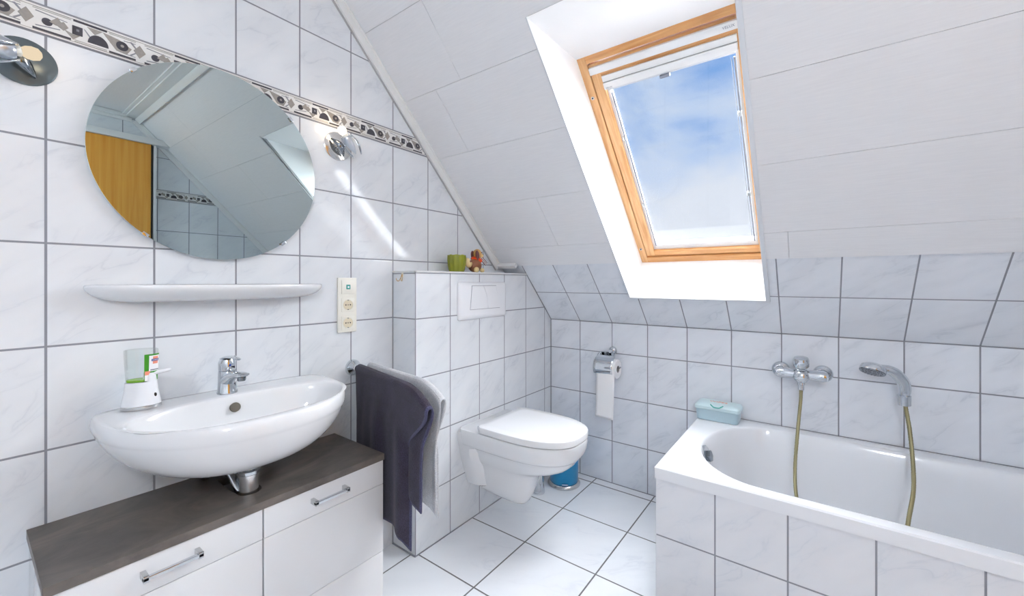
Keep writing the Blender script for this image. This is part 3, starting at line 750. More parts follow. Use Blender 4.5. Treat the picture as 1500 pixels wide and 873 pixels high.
# ------------------------------------------------------------------ socket and switch plate
sk = thing('socket_plate', (XL, .903, 1.055), 'cream triple plate with one switch over two sockets beside the towels', 'socket')
g = G(); g.box(XL+.0005, XL+.010, .8635, .9425, .9475, 1.1615, 'cream', .003); pl = build('plate', g, sk)
for i, zz in enumerate((1.1250,1.0545,.9840)):
    g = G()
    if i == 0:
        g.hexa([(XL+.0101,.8765,zz-.027),(XL+.0101,.9305,zz-.027),(XL+.0101,.9305,zz+.027),(XL+.0101,.8765,zz+.027),(XL+.016,.8765,zz-.027),(XL+.016,.9305,zz-.027),(XL+.0125,.9305,zz+.027),(XL+.0125,.8765,zz+.027)], 'cream', .001)
        sw = build('rocker_switch', g, sk)
        g = G(); g.box(XL+.0142, XL+.0155, .895, .912, zz-.009, zz+.009, 'teal', .0005); g.box(XL+.0150, XL+.0160, .900, .907, zz-.004, zz+.003, 'label_white'); build('marker', g, sw, label='dark teal marker square')
    else:
        g.box(XL+.0101, XL+.0125, .8765, .9305, zz-.027, zz+.027, 'cream', .001)
        g.lathe([(.0225,.0),(.0225,.0012),(.0205,.0016),(.0200,.0006)], 'cream', (XL+.0120,.9035,zz), (1,0,0), 32, cap0=False, cap1=False)
        g.lathe([(.0198,.0),(.0198,.0006)], 'cream_dark', (XL+.0122,.9035,zz), (1,0,0), 32)
        so = build('socket', g, sk)
        g = G()
        for dy, dz in ((-.0095,0),(.0095,0)): g.lathe([(.0026,0),(.0026,.0005)], 'black', (XL+.0129,.9035+dy,zz+dz), (1,0,0), 10)
        g.lathe([(.002,0),(.002,.0005)], 'black', (XL+.0129,.9035,zz), (1,0,0), 10)
        g.box(XL+.0125, XL+.0135, .901, .906, zz+.0165, zz+.0200, 'steel'); g.box(XL+.0125, XL+.0135, .901, .906, zz-.0200, zz-.0165, 'steel')
        build('contacts', g, so)

# ------------------------------------------------------------------ adhesive hook
hk = thing('adhesive_hook', (-1.435, YC, 1.165), 'small brass double hook on the side of the tiled cistern box', 'hook')
g = G(); g.box(-1.442, -1.428, YC-.003, YC-.0003, 1.165, 1.186, 'cream', .001); build('pad', g, hk)
for sg in (-1, 1):
    g = G(); g.tube(smooth_path([(-1.435,YC-.003,1.180),(-1.435+sg*.004,YC-.006,1.165),(-1.435+sg*.010,YC-.011,1.150),(-1.435+sg*.014,YC-.019,1.150),(-1.435+sg*.016,YC-.022,1.160)], 5), .0016, 'brass', 8); build('prong', g, hk)

# ------------------------------------------------------------------ towel rail and towels
rail = thing('towel_rail', (XL, .935, .80), 'chrome two-arm towel rail on the wall right of the washbasin', 'towel rail')
g = G(); g.lathe([(.032,0.0005),(.032,.006),(.028,.015),(.018,.026),(.014,.038)], 'chrome', (XL,.930,.803), (1,0,0), 36); build('flange', g, rail)
A1 = lambda x: .942 - .205*(x+1.50)          # y of the front arm
A2 = lambda x: .986 - .150*(x+1.50)
for nm, f, xe in (('front', A1, -1.03), ('rear', A2, -1.03)):
    g = G(); g.tube([(XL+.025,.935,.797),(XL+.05,f(XL+.05),.796),(xe,f(xe),.794)], .0065, 'chrome', 14); build('arm', g, rail)
def towel(name, f, x0, xtop, xlowF, xlowB, zbF, zbB, ztop, droop, m, seed, rip, label, th=.010, tilt=.0, spread=.012):
    rnd = random.Random(seed); ph = [rnd.random()*6.28 for _ in range(4)]
    NU, NV = 56, 90
    g = G(); grid = []
    Lf, Lb = ztop-zbF, ztop-zbB; r = spread; arc = pi*r; tot = Lf+arc+Lb
    for j in range(NV+1):
        d = tot*j/NV; row = []
        for i in range(NU+1):
            u = i/NU
            if d < Lf: side, dep = -1, Lf-d
            elif d > Lf+arc: side, dep = 1, d-Lf-arc
            else: side, dep = 0, 0
            if side == 0:
                a = (d-Lf)/arc*pi; off = -r*cos(a); dz = r*sin(a)
            else: off = side*r; dz = -dep
            low = xlowF if (side < 0 or (side == 0 and d < Lf+arc/2)) else xlowB
            k = min(1, dep/.16); k = k*k*(3-2*k)
            xe = xtop + (low-xtop)*k
            x = x0 + (xe-x0)*u
            fall = min(1, dep/.2)
            w = rip*fall*(sin(u*9+ph[0]+dep*2)*.5 + sin(u*17+ph[1]-dep*3)*.35 + sin(u*31+ph[2])*.18)
            curl = (u**6)*.035*fall*(1 if side < 0 else -.25)     # free edge swings back
            zz = ztop + dz - droop*max(0, (u-.72)/.28)**2*(1-.4*fall)
            tip = 0
            if side < 0 and dep > Lf*.9: tip = -.022*max(0,(u-.93)/.07)*((dep-Lf*.9)/(Lf*.1))
            hem = (.004*sin(u*14+ph[3]) + (.018*u if side < 0 else 0)*(dep/Lf)**2)*fall
            y = f(x) + off*(1+.3*fall) + w + curl
            row.append(Vector((x, y, zz+tip+hem)))
        grid.append(row)
    vs = [[g.bm.verts.new(p) for p in row] for row in grid]
    mi, hi = g.mi(m), g.mi('towel_hem' if m == 'towel' else m)
    for j in range(NV):
        for i in range(NU):
            fc = g.bm.faces.new((vs[j][i], vs[j][i+1], vs[j+1][i+1], vs[j+1][i])); fc.smooth = True
            fc.material_index = hi if (i >= NU-1 or j < 1 or j >= NV-1) else mi
    o = build(name, g, loc=(x0, f(x0), zbF), label=label, cat='towel', recalc=False)
    md = o.modifiers.new('thickness', 'SOLIDIFY'); md.thickness = th; md.offset = 0
    md = o.modifiers.new('subdivision', 'SUBSURF'); md.levels = 1; md.render_levels = 1
    return o
towel('towel', A1, -1.462, -.925, -1.060, -.985, .306, .46, .806, .050, 'towel', 3, .016, 'dark aubergine terry towel hanging over the front arm of the towel rail', .008, spread=.013)
towel('towel', A2, -1.458, -.955, -1.00, -1.0, .40, .42, .806, .045, 'towel_white', 8, .006, 'white towel toned grey for shade, hanging over the rear arm, behind the dark towel', .008, spread=.0125)

# ------------------------------------------------------------------ flush plate
fp = thing('flush_plate', (XC, 1.545, 1.055), 'white two-button flush plate on the tiled cistern box', 'flush plate')
g = G(); FY0, FY1, FZ0, FZ1 = 1.367, 1.723, .963, 1.143
def pr(x, i, dz=0):
    y0, y1, z0, z1 = FY0+i, FY1-i, FZ0+i, FZ1-i; r = []; rad = .012
    for cy, cz, a0 in ((y1-rad,z1-rad,0),(y0+rad,z1-rad,90),(y0+rad,z0+rad,180),(y1-rad,z0+rad,270)):
        for k in range(5):
            a = radians(a0+k*22.5); r.append(Vector((x, cy+rad*cos(a), cz+rad*sin(a))))
    return r
g.rings([pr(XC+.0005,0), pr(XC+.006,0), pr(XC+.012,.004), pr(XC+.0165,.012), pr(XC+.018,.022)], 'plastic'); build('cover', g, fp)
# buttons: a trapezoid split by a curved line
yA0, yA1, yM0, yM1, yB0, yB1 = 1.450, 1.438, 1.532, 1.566, 1.628, 1.660
z1_, z0_ = 1.1245, 1.0125
def curve_mid(t): return yM0 + (yM1-yM0)*(t**1.0) + .010*sin(pi*t)
L_ = [(yA0,z1_)] + [(curve_mid(t/8)-.0008, z1_+(z0_-z1_)*t/8) for t in range(9)] + [(yA1,z0_)]
R_ = [(curve_mid(t/8)+.0008, z1_+(z0_-z1_)*t/8) for t in range(9)] + [(yB1,z0_),(yB0,z1_)]
g = G(); g.slab([[(yA0-.002,z1_+.002),(yB0+.002,z1_+.002),(yB1+.002,z0_-.002),(yA1-.002,z0_-.002)]], (XC,0,0), EY, EZ, EX, .0175, .0183, 'print_grey'); build('joint', g, fp, label='thin dark gap around the buttons')
for q in (L_, R_):
    g = G(); g.slab([q], (XC,0,0), EY, EZ, EX, .0184, .0200, 'plastic'); build('button', g, fp)

# ------------------------------------------------------------------ toilet
wc = thing('toilet', (XC, 1.548, .12), 'white wall-hung toilet with closed lid below the flush plate', 'toilet')
TY = 1.548
g = G()
def sec_wc(x, w, wi, wm, zb, top=.4655, band=.392):
    zm = zb + (band-zb)*.45
    half = [(0,top),(w*.5,top),(w*.92,top),(w,top-.008),(w*1.0,top-.035),(w*.99,band+.012),(w*.965,band-.001),(wi,band-.014),(wi*.99,band-.04),((wi+wm)/2,zm+(band-.04-zm)*.5),(wm,zm),(wm*.82,zb+(zm-zb)*.35),(wm*.45,zb+.008),(0,zb)]
    r = [Vector((x,TY+a,b)) for a,b in half] + [Vector((x,TY-a,b)) for a,b in half[-2:0:-1]]
    return r
def lid_w(x, hw=.1815, xm=-1.08, xf=-.779, e=2.6):
    return hw if x <= xm else hw*max(0, 1-((x-xm)/(xf-xm))**e)**(1/e)
def lerp_tab(tab, x):
    for (a, va), (b, vb) in zip(tab, tab[1:]):
        if x <= b: return va + (vb-va)*(x-a)/(b-a)
    return tab[-1][1]
ZB = [(-1.36,.148),(-1.25,.150),(-1.20,.147),(-1.155,.136),(-1.12,.122),(-1.095,.124),(-1.065,.160),(-1.04,.222),(-1.015,.262),(-.97,.284),(-.92,.300),(-.87,.320),(-.84,.340),(-.82,.366),(-.808,.388),(-.795,.415)]
WI = [(-1.36,.178),(-1.29,.172),(-1.268,.148),(-1.25,.128),(-1.20,.118),(-1.12,.120),(-1.04,.134),(-.97,.142),(-.92,.140),(-.87,.128),(-.78,.125)]
WM = [(-1.36,.140),(-1.29,.128),(-1.268,.112),(-1.25,.098),(-1.20,.090),(-1.12,.070),(-1.095,.066),(-1.065,.074),(-1.04,.092),(-1.0,.105),(-.92,.108),(-.78,.1)]
S_ = []
for x in (XC+.001,-1.325,-1.290,-1.268,-1.25):
    w = .1800; S_.append((x, w-.0015, min(lerp_tab(WI, x), w*.93), min(lerp_tab(WM, x), w*.75), lerp_tab(ZB, x), .4560))
g.rings([sec_wc(*q) for q in S_], 'ceramic')
def bowl_ring(z, xb, xf, w, n=30, e=2.5):
    xm = xf - min(.30, (xf-xb)*.55); pts = []
    for i in range(n+1):
        a = -pi/2 + pi*i/n
        pts.append(Vector((xm + (xf-xm)*max(0,cos(a))**(2/e), TY + w*(1 if a >= 0 else -1)*abs(sin(a))**(2/e), z)))
    rb = min(.03, w*.5)
    for i in range(7):
        a = radians(90*i/6); pts.append(Vector((xb+rb - rb*sin(a), TY + w - rb + rb*cos(a), z)))
    for i in range(7):
        a = radians(90*(1-i/6)); pts.append(Vector((xb+rb - rb*sin(a), TY - w + rb - rb*cos(a), z)))
    return pts
BR = [(.4655,-1.35,-.803,.1760),(.4640,-1.35,-.7985,.1795),(.4580,-1.35,-.797,.1805),(.430,-1.35,-.800,.1800),(.408,-1.35,-.808,.1775),(.394,-1.35,-.816,.1740),(.3885,-1.35,-.821,.168),(.383,-1.35,-.828,.152),(.374,-1.35,-.835,.145),
      (.355,-1.35,-.848,.139),(.338,-1.35,-.868,.134),(.322,-1.35,-.90,.128),(.308,-1.35,-.945,.121),(.292,-1.35,-.990,.112),(.268,-1.35,-1.018,.104),(.235,-1.345,-1.036,.096),(.20,-1.34,-1.048,.087),(.172,-1.33,-1.057,.078),(.154,-1.30,-1.066,.068),(.138,-1.22,-1.074,.054),(.128,-1.17,-1.084,.036),(.1225,-1.14,-1.095,.018)]
g.rings([bowl_ring(*q) for q in BR][::-1], 'ceramic')
build('bowl', g, wc)
def lid_ring(x0, xf, hw, z, r=.035):
    xm = -1.08; pts = []; n = 26
    for i in range(n+1):
        a = -pi/2 + pi*i/n
        pts.append(Vector((xm + (xf-xm)*max(0,cos(a))**(2/2.6), TY + hw*(1 if a >= 0 else -1)*abs(sin(a))**(2/2.6), z)))
    for i in range(7):
        a = radians(90*i/6); pts.append(Vector((x0+r - r*sin(a), TY + hw*.985 - r + r*cos(a), z)))
    for i in range(7):
        a = radians(90*(1-i/6)); pts.append(Vector((x0+r - r*sin(a), TY - hw*.985 + r - r*cos(a), z)))
    return pts
g = G(); g.rings([lid_ring(-1.228,-.812,.170,.4657), lid_ring(-1.230,-.808,.174,.4660), lid_ring(-1.230,-.808,.174,.4680)], 'black')
build('bumper_gap', g, wc, label='thin dark gap under the lid')
g = G(); g.rings([lid_ring(-1.236,-.803,.178,.4682), lid_ring(-1.239,-.799,.1815,.4700), lid_ring(-1.240,-.798,.1825,.4900), lid_ring(-1.2385,-.800,.1810,.4955), lid_ring(-1.234,-.806,.1760,.4988), lid_ring(-1.20,-.83,.14,.4998), lid_ring(-1.14,-.90,.07,.5002,.02)], 'lid')
build('lid', g, wc, autosmooth=1)
g = G(); g.lathe([(.012,0),(.012,.30),(.010,.302)], 'lid', (-1.243,TY-.15,.4785), (0,1,0), 16); build('hinge', g, wc)
g = G(); g.lathe([(.012,0),(.013,.004),(.008,.007)], 'chrome_dark', (-1.235,TY-.131,.375), (0,-1,0), 16); build('fixing_bolt', g, wc, label='grey fixing bolt')

# ------------------------------------------------------------------ pedal bin and brush
pb = thing('pedal_bin', (-1.165,2.025,0), 'blue pedal bin with steel base on the floor behind the toilet', 'bin')
bc = (-1.162,2.028,0)
g = G(); g.lathe([(.086,.0005),(.090,.004),(.091,.012),(.086,.020),(.078,.024)], 'steel', bc, n=48); build('base_ring', g, pb, label='brushed steel base ring')
g = G(); g.lathe([(.076,.0245),(.079,.030),(.080,.22),(.080,.235)], 'blue', bc, n=48); build('body', g, pb)
g = G(); g.lathe([(.082,.2355),(.082,.245),(.070,.262),(.035,.272),(.0,.274)], 'blue', bc, n=48, cap1=False); build('lid', g, pb)
g = G(); d_ = Vector((.55,-.84,0)).normalized(); s_ = Vector((0,0,1)).cross(d_); p0 = Vector(bc)+d_*.079
g.hexa([p0+s_*a+d_*b+Vector((0,0,c)) for c in (.034,.038) for a,b in ((-.017,0),(.017,0),(.017,.012),(-.017,.012))], 'chrome', .001); build('pedal', g, pb, label='chrome pedal')
tb = thing('toilet_brush', (-1.225,1.862,0), 'chrome toilet brush with flared foot standing between the toilet and the blue bin', 'toilet brush')
g = G(); g.lathe([(.036,.0006),(.037,.006),(.034,.020),(.030,.05),(.028,.10),(.0275,.19),(.028,.205)], 'chrome', (-1.228,1.862,0), n=36); build('holder', g, tb)
g = G(); g.lathe([(.026,.2055),(.026,.212),(.008,.216),(.007,.30),(.009,.305),(.006,.31)], 'chrome', (-1.228,1.862,0), n=24); build('brush_handle', g, tb)

# ------------------------------------------------------------------ paper holder and roll
ph_ = thing('toilet_roll_holder', (-.94, YB, .74), 'chrome toilet roll holder with curved cover flap on the back wall', 'roll holder')
g = G(); g.lathe([(.024,.0005),(.024,.005),(.020,.014),(.010,.022),(.008,.045)], 'chrome', (-.938,YB,.7545), (0,-1,0), 30); build('rosette', g, ph_)
rc = Vector((0, 2.130, .672)); RR = .052
g = G(); rs = []
for i in range(13):
    a = radians(100 + (212-100)*i/12); rr = RR+.007
    rs.append([Vector((x, rc.y + rr*cos(a), rc.z + rr*sin(a))) for x in (-1.003,-.987,-.95,-.905,-.893)])
p_ = [[Vector((x, YB-.040, .748)) for x in (-.985,-.975,-.95,-.92,-.91)]]
g.rings(p_+rs, 'chrome', closed=False, cap0=False, cap1=False); build('cover_flap', g, ph_, solid=.0012, recalc=False)
g = G(); g.tube(smooth_path([(-.938,YB-.040,.752),(-.99,YB-.044,.748),(-1.012,YB-.05,.725),(-1.014,rc.y,rc.z+.01),(-1.008,rc.y,rc.z),(-.95,rc.y,rc.z),(-.885,rc.y,rc.z),(-.868,rc.y-.004,rc.z+.004),(-.864,rc.y-.008,rc.z+.010)], 6), .0030, 'chrome', 10); build('bar', g, ph_)
rl = thing('toilet_roll', (-.945, rc.y, rc.z), 'white toilet roll with a long loose sheet hanging from the chrome holder', 'toilet roll')
g = G(); X0, X1, n = -.990, -.882, 40
ring = lambda x, r: [Vector((x, rc.y + r*cos(2*pi*k/n), rc.z-.006 + r*sin(2*pi*k/n))) for k in range(n)]
g.rings([ring(X0,.019), ring(X0,RR-.002), ring(X0+.002,RR), ring(X1-.002,RR), ring(X1,RR-.002), ring(X1,.019)], 'paper', cap0=False, cap1=False); ro = build('roll', g, rl)
g = G(); g.rings([ring(X1+.0002,.0192), ring(X1-.001,.0165), ring(X0+.001,.0165), ring(X0-.0002,.0192)], 'card', cap0=False, cap1=False); build('core', g, rl)
g = G(); rs = []
for j in range(30):
    t = j/29; z = .672 - t*.266; yy = rc.y-RR-.0015 + .002*sin(t*11)
    rs.append([Vector((X0+.002+(X1-X0-.004)*i/8 + .002*sin(t*5), yy + .0012*sin(i*.9+t*4), z - (.006*(i/8) if j == 29 else 0))) for i in range(9)])
g.rings(rs, 'paper', closed=False, cap0=False, cap1=False); build('loose_sheet', g, rl, solid=.0008, recalc=False)

# ------------------------------------------------------------------ bathtub with tiled apron
TX0, TX1, TYF, TYB, RIM = -.4675, XR-.002, 1.452, YB-.003, .494
tub = thing('bathtub', (TX0, TYF, 0), 'long white bathtub built in along the back wall with a tiled front', 'bathtub')
g = G(); n4 = 24
def rr_ring(x0, x1, y0, y1, z, rl, rr_, rly=None):
    """rounded rectangle; left corners rounded by rl (x) / rly (y), right by rr_"""
    rly = rly or rl; r = []
    for cx, cy, ax_, ay, a0 in ((x1-rr_,y1-min(rr_,rly),rr_,min(rr_,rly),0),(x0+rl,y1-rly,rl,rly,90),(x0+rl,y0+rly,rl,rly,180),(x1-rr_,y0+min(rr_,rly),rr_,min(rr_,rly),270)):
        for k in range(n4+1):
            a = radians(a0+90*k/n4); r.append(Vector((cx+ax_*cos(a), cy+ay*sin(a), z)))
    return r
def Rg(i, z, rl=.004, rr_=.004): return rr_ring(TX0+i, TX1-i, TYF+i, TYB-i, z, rl, rr_)
ix0, ix1, iy0, iy1 = -.382, 1.13, 1.499, 2.125
rs = [Rg(.012,.452), Rg(.0,.452), Rg(.0,.4895), Rg(.0045,RIM)]
for k, z, e in ((-.004,RIM,0),(.0,RIM-.0012,0),(.0035,RIM-.005,0),(.008,.482,0),(.022,.44,.0),(.040,.34,.02),(.062,.22,.05),(.095,.13,.09),(.15,.105,.12),(.22,.100,.14)):
    rs.append(rr_ring(ix0+k*1.0, ix1-k-e*2, iy0+k, iy1-k*.9, z, max(.08,.235-k), .13, max(.03,(.3125-k) if k < .15 else .08)))
g.rings(rs, 'acrylic', cap0=False)
tob = build('tub', g, tub)
g = G(); g.box(TX0+.004, TX1, TYF+.010, TYF+.022, 0, .4535, 'tile_apron'); g.box(TX0+.004, TX0+.016, TYF+.022, TYB, 0, .4535, 'tile_apron')
ap = build('apron', g, tub, label='tiled front panel')
g = G(); g.box(TX0+.006, TX1, TYF+.0095, TYF+.012, .4535, .4570, 'b_line'); g.box(TX0+.0035, TX0+.0055, TYF+.0095, TYF+.011, 0, .4535, 'trim_grey'); g.box(TX0+.006, TX1, YB-.004, YB-.001, RIM, RIM+.002, 'b_line'); build('sealant', g, tub)
# overflow knob on the left end wall
g = G(); ov = Vector((-.364,1.765,.448)); no = Vector((.94,-.05,.22)).normalized()
g.lathe([(.034,-.02),(.041,.0),(.041,.005),(.037,.009),(.012,.011)], 'chrome', ov, tuple(no), 36); g.lathe([(.022,.011),(.024,.021),(.020,.025)], 'chrome_dark', ov, tuple(no), 6, smooth=False); build('overflow_knob', g, tub, label='chrome overflow knob')

# ------------------------------------------------------------------ bath mixer
bm_ = thing('bath_mixer', (-.057, YB, .748), 'chrome bath mixer tap on the back wall above the tub', 'tap')
MZ = .748
for xx in (-.134, .0185):
    g = G(); g.lathe([(.036,.0005),(.036,.004),(.032,.012),(.020,.020),(.016,.045)], 'chrome', (xx,YB,MZ+.002), (0,-1,0), 36); build('rosette', g, bm_)
g = G()
st = [(-.152,.012),(-.147,.022),(-.134,.028),(-.11,.0275),(-.085,.024),(-.057,.027),(-.03,.024),(-.005,.0275),(.019,.028),(.032,.022),(.037,.012)]
g.rings([[Vector((x, YB-.058 + r*cos(a)*.95, MZ + r*sin(a)*.85)) for a in [2*pi*i/24 for i in range(24)]] for x, r in st], 'chrome')
build('body', g, bm_)
g = G(); g.lathe([(.018,0),(.022,.010),(.021,.022),(.014,.030),(.012,.034)], 'chrome', (-.057,YB-.060,MZ+.004), (0,-.25,.97), 28); g.ball((-.057,YB-.068,MZ-.006), .031, 'chrome'); build('cartridge', g, bm_)
g = G(); g.lathe([(.026,.032),(.029,.037),(.029,.064),(.026,.071),(.013,.075),(0.0,.076)], 'chrome', (-.057,YB-.060,MZ+.004), (0,-.25,.97), 32, cap1=False); build('lever_knob', g, bm_)
g = G(); g.lathe([(.014,0),(.014,-.018),(.0115,-.020),(.0115,-.040)], 'chrome', (-.057,YB-.068,MZ-.024), (0,0,1), 20); build('hose_outlet', g, bm_)

# hose from mixer down into the tub and up to the hand shower
hp = [(-.057,2.126,.690),(-.0585,2.122,.640),(-.063,2.105,.58),(-.069,2.07,.4965),(-.075,2.03,.375),(-.066,1.95,.29),(-.03,1.87,.20),(.03,1.83,.145),(.11,1.81,.135),(.19,1.83,.16),(.232,1.88,.23),(.2545,1.94,.325),(.2745,2.0,.405),(.2812,2.06,.485),(.2790,2.105,.585),(.2730,2.135,.655),(.2715,2.148,.672)]
g = G(); pth = smooth_path(hp, 26); cum = 0; rads = []
for i, p in enumerate(pth):
    if i: cum += (p-pth[i-1]).length
    rads.append(.0062 + (.0007 if (int(cum/.0042) % 2) else 0))
g.tube(pth, rads, 'hose', 12); build('shower_hose', g, loc=(-.057,2.126,.13), label='brass-coloured braided shower hose looping from the mixer into the tub', cat='hose')
# wall bracket and hand shower
wb = thing('shower_bracket', (.272, YB, .70), 'small chrome wall bracket holding the hand shower', 'bracket')
sc = Vector((.2700,2.150,.676))
g = G(); g.lathe([(.020,.0005),(.020,.006),(.014,.012),(.010,.026)], 'chrome', (.272,YB,.690), (0,-1,0), 24); build('wall_mount', g, wb)
g = G(); g.lathe([(.0160,-.006),(.0200,-.005),(.0215,.032),(.0175,.033)], 'chrome', sc, (-.05,-.06,1), 28); build('cradle', g, wb)
hs = thing('hand_shower', tuple(sc+Vector((0,0,.03))), 'chrome hand shower with round head resting in the wall bracket', 'hand shower')
cpts = smooth_path([sc+Vector((0,0,.030)), sc+Vector((.001,-.004,.055)), sc+Vector((-.006,-.016,.085)), sc+Vector((-.026,-.034,.115)), sc+Vector((-.050,-.050,.132)), sc+Vector((-.075,-.060,.136))], 6)
g = G(); nn = len(cpts); rs_ = [.0150+.0045*sin(pi*min(1,i/(nn-1)*1.1))+.001 for i in range(nn)]
g.tube(cpts, rs_, 'chrome', 20); build('handle', g, hs)
hn = Vector((-.20,-.42,-.88)).normalized(); hc = sc + Vector((-.098,-.072,.134))
g = G(); g.lathe([(.0,.020),(.026,.018),(.038,.009),(.041,-.002),(.041,-.012)], 'chrome', hc, tuple(-hn), 40, cap0=False); build('head', g, hs)
g = G(); g.lathe([(.040,.0122),(.039,.0150),(.012,.0155)], 'chrome_dark', hc, tuple(hn), 40)
A_ = hn.orthogonal().normalized(); B_ = hn.cross(A_)
for rad_, cnt in ((.010,6),(.020,12),(.030,18)):
    for k in range(cnt):
        a = 2*pi*k/cnt; g.lathe([(.0019,.0150),(.0014,.0185)], 'print_grey', hc + (A_*cos(a)+B_*sin(a))*rad_, tuple(hn), 8)
build('spray_face', g, hs, label='dark grey spray face with small nozzles')

# ------------------------------------------------------------------ wipes box on the tub corner
wx = thing('wipes_box', (-.375,2.13,RIM), 'pale blue plastic wipes box on the left rear corner of the tub', 'box')
g = G()
def bx_ring(i, z, x0=-.467, x1=-.291, y0=2.074, y1=2.178, r=.014):
    return [Vector(p) for p in [(cx+(r)*cos(radians(a0+k*22.5)), cy+r*sin(radians(a0+k*22.5)), z) for cx,cy,a0 in ((x1-i-r,y1-i-r,0),(x0+i+r,y1-i-r,90),(x0+i+r,y0+i+r,180),(x1-i-r,y0+i+r,270)) for k in range(5)]]
g.rings([bx_ring(.004,RIM+.0005), bx_ring(.001,RIM+.003), bx_ring(-.003,RIM+.052)], 'pale_blue'); build('tray', g, wx)
g = G(); g.rings([bx_ring(-.006,RIM+.0525), bx_ring(-.008,RIM+.055), bx_ring(-.007,RIM+.067), bx_ring(-.001,RIM+.074), bx_ring(.014,RIM+.079), bx_ring(.035,RIM+.081)], 'pale_blue_lid'); ld_ = build('lid', g, wx, label='paler mint lid')
g = G(); g.text('WIPES', .028, (-.378,2.122,RIM+.0812), (1,0,0), (0,1,.02), .0004, 'orange'); build('lettering', g, ld_, label='orange lettering', recalc=False)
g = G(); g.tube(smooth_path([(-.405,2.079,RIM+.0765),(-.398,2.071,RIM+.0735),(-.388,2.066,RIM+.069),(-.368,2.066,RIM+.069),(-.358,2.071,RIM+.0735),(-.352,2.079,RIM+.0765)], 5), .0028, 'teal', 8); build('latch', g, ld_, label='teal latch print')

# ------------------------------------------------------------------ flower pot with dog figure on the ledge
pt_ = thing('flower_pot', (-1.425,1.438,ZL), 'small olive green ribbed pot on the tiled ledge', 'pot')
g = G(); nn = 48; pc = Vector((-1.425,1.438,0))
def rib(r, z, amp=.0018, wav=0): return [Vector((pc.x + (r+amp*cos(12*2*pi*k/nn))*cos(2*pi*k/nn), pc.y + (r+amp*cos(12*2*pi*k/nn))*sin(2*pi*k/nn), z+wav*cos(8*2*pi*k/nn))) for k in range(nn)]
g.rings([rib(.034,ZL+.001,.0), rib(.038,ZL+.010), rib(.043,ZL+.035), rib(.0455,ZL+.060), rib(.045,ZL+.082,.001,.0012), rib(.042,ZL+.084,.001,.0012), rib(.041,ZL+.07), rib(.037,ZL+.05,0)], 'green'); build('pot_body', g, pt_)
dg_ = thing('dog_figurine', (-1.415,1.558,ZL), 'ceramic dog figurine with orange scarf sitting beside the green pot', 'figurine')
dx, dy = -1.415, 1.558
g = G(); g.ball((dx,dy,ZL+.032), .031, 'brown', (.95,1.05,1.0)); g.ball((dx+.012,dy-.014,ZL+.0125), .0125, 'brown', (1.2,1,.95)); build('body', g, dg_)
g = G(); g.ball((dx+.028,dy-.020,ZL+.0125), .0125, 'cream_fig', (.8,1.1,1)); g.ball((dx+.024,dy+.022,ZL+.0105), .0105, 'cream_fig', (.9,1.1,1)); build('paw', g, dg_, label='cream front paws')
g = G(); g.tube(smooth_path([(dx+.004,dy-.026,ZL+.04),(dx+.006,dy-.046,ZL+.030),(dx+.004,dy-.054,ZL+.046),(dx+.004,dy-.050,ZL+.062)], 5), [.007,.0075,.008,.009,.0095,.010,.0108,.0112,.0115,.0118,.012,.012,.0118,.011,.010,.006], 'cream_fig', 14); build('tail', g, dg_, label='cream upright tail')
g = G(); g.ball((dx+.002,dy+.014,ZL+.083), .0215, 'tan', (.95,.95,1.1)); g.ball((dx+.010,dy+.030,ZL+.077), .0105, 'cream_fig', (1,1.1,.85)); hd = build('head', g, dg_)
g = G(); g.ball((dx+.012,dy+.040,ZL+.082), .0035, 'black'); g.ball((dx+.021,dy+.022,ZL+.091), .0022, 'black'); g.ball((dx+.016,dy+.030,ZL+.0905), .0020, 'black'); build('nose_and_eyes', g, hd)
for sg in (-1, 1):
    g = G(); g.ball((dx+.004+sg*.014,dy-.002,ZL+.077), .0125, 'maroon', (.55,.9,1.75), Matrix.Rotation(radians(12),3,'X')); build('ear', g, hd, label='brown floppy ear')
g = G(); g.lathe([(.020,-.006),(.025,0),(.021,.007)], 'orange_hot', (dx,dy+.008,ZL+.060), (0,.25,1), 24); g.ball((dx+.021,dy+.014,ZL+.054), .009, 'orange_hot', (.6,1.2,1)); build('scarf', g, dg_, label='orange scarf')
g = G(); p0 = Vector((dx+.004,dy+.034,ZL+.070)); dd = Vector((.10,.72,-.62)).normalized(); wd_ = Vector((.0,.62,.72)).normalized()
for k in range(5):
    a = p0 + wd_*(k-2)*.0036
    g.tube([a, a+dd*.046], .0020, 'maroon' if k % 2 == 0 else 'label_white', 8)
build('ribbon', g, dg_, label='striped maroon and white ribbon')
dg_.scale = (1.14,1.14,1.14)

# ------------------------------------------------------------------ sky
LOW_FILL = 9.0          # added glow below the horizon, lights the top of the reveal
wd = bpy.data.worlds.new('sky'); bpy.context.scene.world = wd; wd.use_nodes = True
nt = wd.node_tree; nt.nodes.clear()
out = nt.nodes.new('ShaderNodeOutputWorld'); bg = nt.nodes.new('ShaderNodeBackground'); tc = nt.nodes.new('ShaderNodeTexCoord')
mp = nt.nodes.new('ShaderNodeMapping'); mp.inputs['Scale'].default_value = (2.2, 2.2, 3.2); mp.inputs['Rotation'].default_value = (0, .3, .4); mp.inputs['Location'].default_value = (.35,.1,.0)
nz = nt.nodes.new('ShaderNodeTexNoise'); nz.inputs['Scale'].default_value = 1.3; nz.inputs['Detail'].default_value = 6; nz.inputs['Roughness'].default_value = .55; nz.inputs['Distortion'].default_value = .4
cr = nt.nodes.new('ShaderNodeValToRGB'); e = cr.color_ramp.elements
e[0].position = .26; e[0].color = srgb(84,150,226); e[1].position = .58; e[1].color = srgb(222,230,243)
q = cr.color_ramp.elements.new(.42); q.color = srgb(186,208,240)
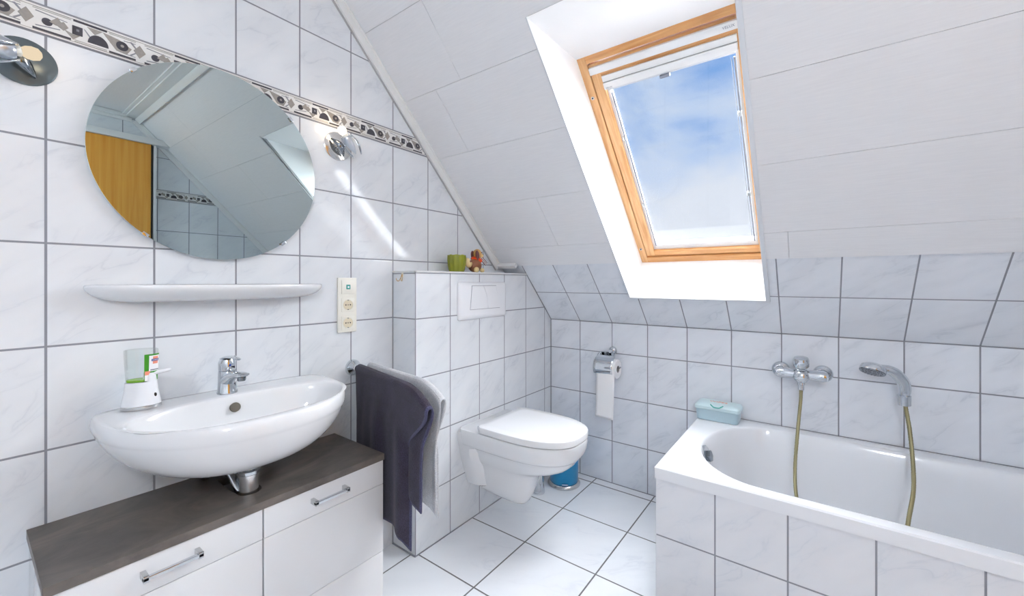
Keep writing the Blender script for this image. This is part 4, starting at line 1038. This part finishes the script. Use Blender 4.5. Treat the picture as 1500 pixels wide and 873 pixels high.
nt.links.new(tc.outputs['Generated'], mp.inputs[0]); nt.links.new(mp.outputs[0], nz.inputs['Vector']); dp = nt.nodes.new('ShaderNodeVectorMath'); dp.operation = 'DOT_PRODUCT'; dp.inputs[1].default_value = (-0.1926, 0.8849, 0.4242)
nm = nt.nodes.new('ShaderNodeVectorMath'); nm.operation = 'NORMALIZE'; nt.links.new(tc.outputs['Generated'], nm.inputs[0]); nt.links.new(nm.outputs[0], dp.inputs[0])
mr_ = nt.nodes.new('ShaderNodeMapRange'); mr_.inputs[1].default_value = .955; mr_.inputs[2].default_value = 1.0; mr_.inputs[3].default_value = .09; mr_.inputs[4].default_value = -.12; nt.links.new(dp.outputs['Value'], mr_.inputs[0])
ad = nt.nodes.new('ShaderNodeMath'); ad.operation = 'ADD'; nt.links.new(nz.outputs[0], ad.inputs[0]); nt.links.new(mr_.outputs[0], ad.inputs[1])
nt.links.new(ad.outputs[0], cr.inputs[0]); nt.links.new(cr.outputs[0], bg.inputs[0]); 
sx = nt.nodes.new('ShaderNodeSeparateXYZ'); nt.links.new(tc.outputs['Generated'], sx.inputs[0])
lt = nt.nodes.new('ShaderNodeMath'); lt.operation = 'LESS_THAN'; lt.inputs[1].default_value = 0.0; nt.links.new(sx.outputs[2], lt.inputs[0])
bg2 = nt.nodes.new('ShaderNodeBackground'); bg2.inputs[0].default_value = (1,.98,.95,1); bg2.inputs[1].default_value = LOW_FILL
ms = nt.nodes.new('ShaderNodeMixShader'); nt.links.new(lt.outputs[0], ms.inputs[0]); nt.links.new(bg.outputs[0], ms.inputs[1]); nt.links.new(bg2.outputs[0], ms.inputs[2])
nt.links.new(ms.outputs[0], out.inputs[0])
bg.inputs[1].default_value = 1.0

def light(name, ty, energy, loc, rot=None, color=(1,1,1), **kw):
    ld = bpy.data.lights.new(name, ty); ld.energy = energy; ld.color = color
    for k, v in kw.items(): setattr(ld, k, v)
    o = bpy.data.objects.new(name, ld); C.objects.link(o); o.location = loc
    if rot is not None: o.rotation_euler = rot
    return o
# hazy daylight through the skylight: soft sun whose rays run into the room across the slope normal
sun_dir = -UO
light('sun', 'SUN', 64.0, (0,4,4), sun_dir.to_track_quat('-Z','Y').to_euler(), (.93,.965,1), angle=radians(150))


# ------------------------------------------------------------------ camera
cam = bpy.data.cameras.new('camera'); co_ = bpy.data.objects.new('camera', cam); C.objects.link(co_)
co_.location = (0, 0, H); co_.rotation_euler = (radians(90), 0, radians(36.166))
cam.sensor_fit = 'HORIZONTAL'; cam.sensor_width = 36; cam.lens = 599.59/1500*36
cam.shift_x = -(759.43-750)/1500; cam.shift_y = (412.17-436.5)/1500
cam.clip_start = .02
sc_ = bpy.context.scene; sc_.camera = co_
vs_ = sc_.view_settings; vs_.view_transform = 'Standard'; vs_.look = 'None'; vs_.gamma = 1; vs_.use_curve_mapping = False; vs_.exposure = 0.0
sc_.cycles.max_bounces = 12; sc_.cycles.diffuse_bounces = 6; sc_.cycles.transparent_max_bounces = 16
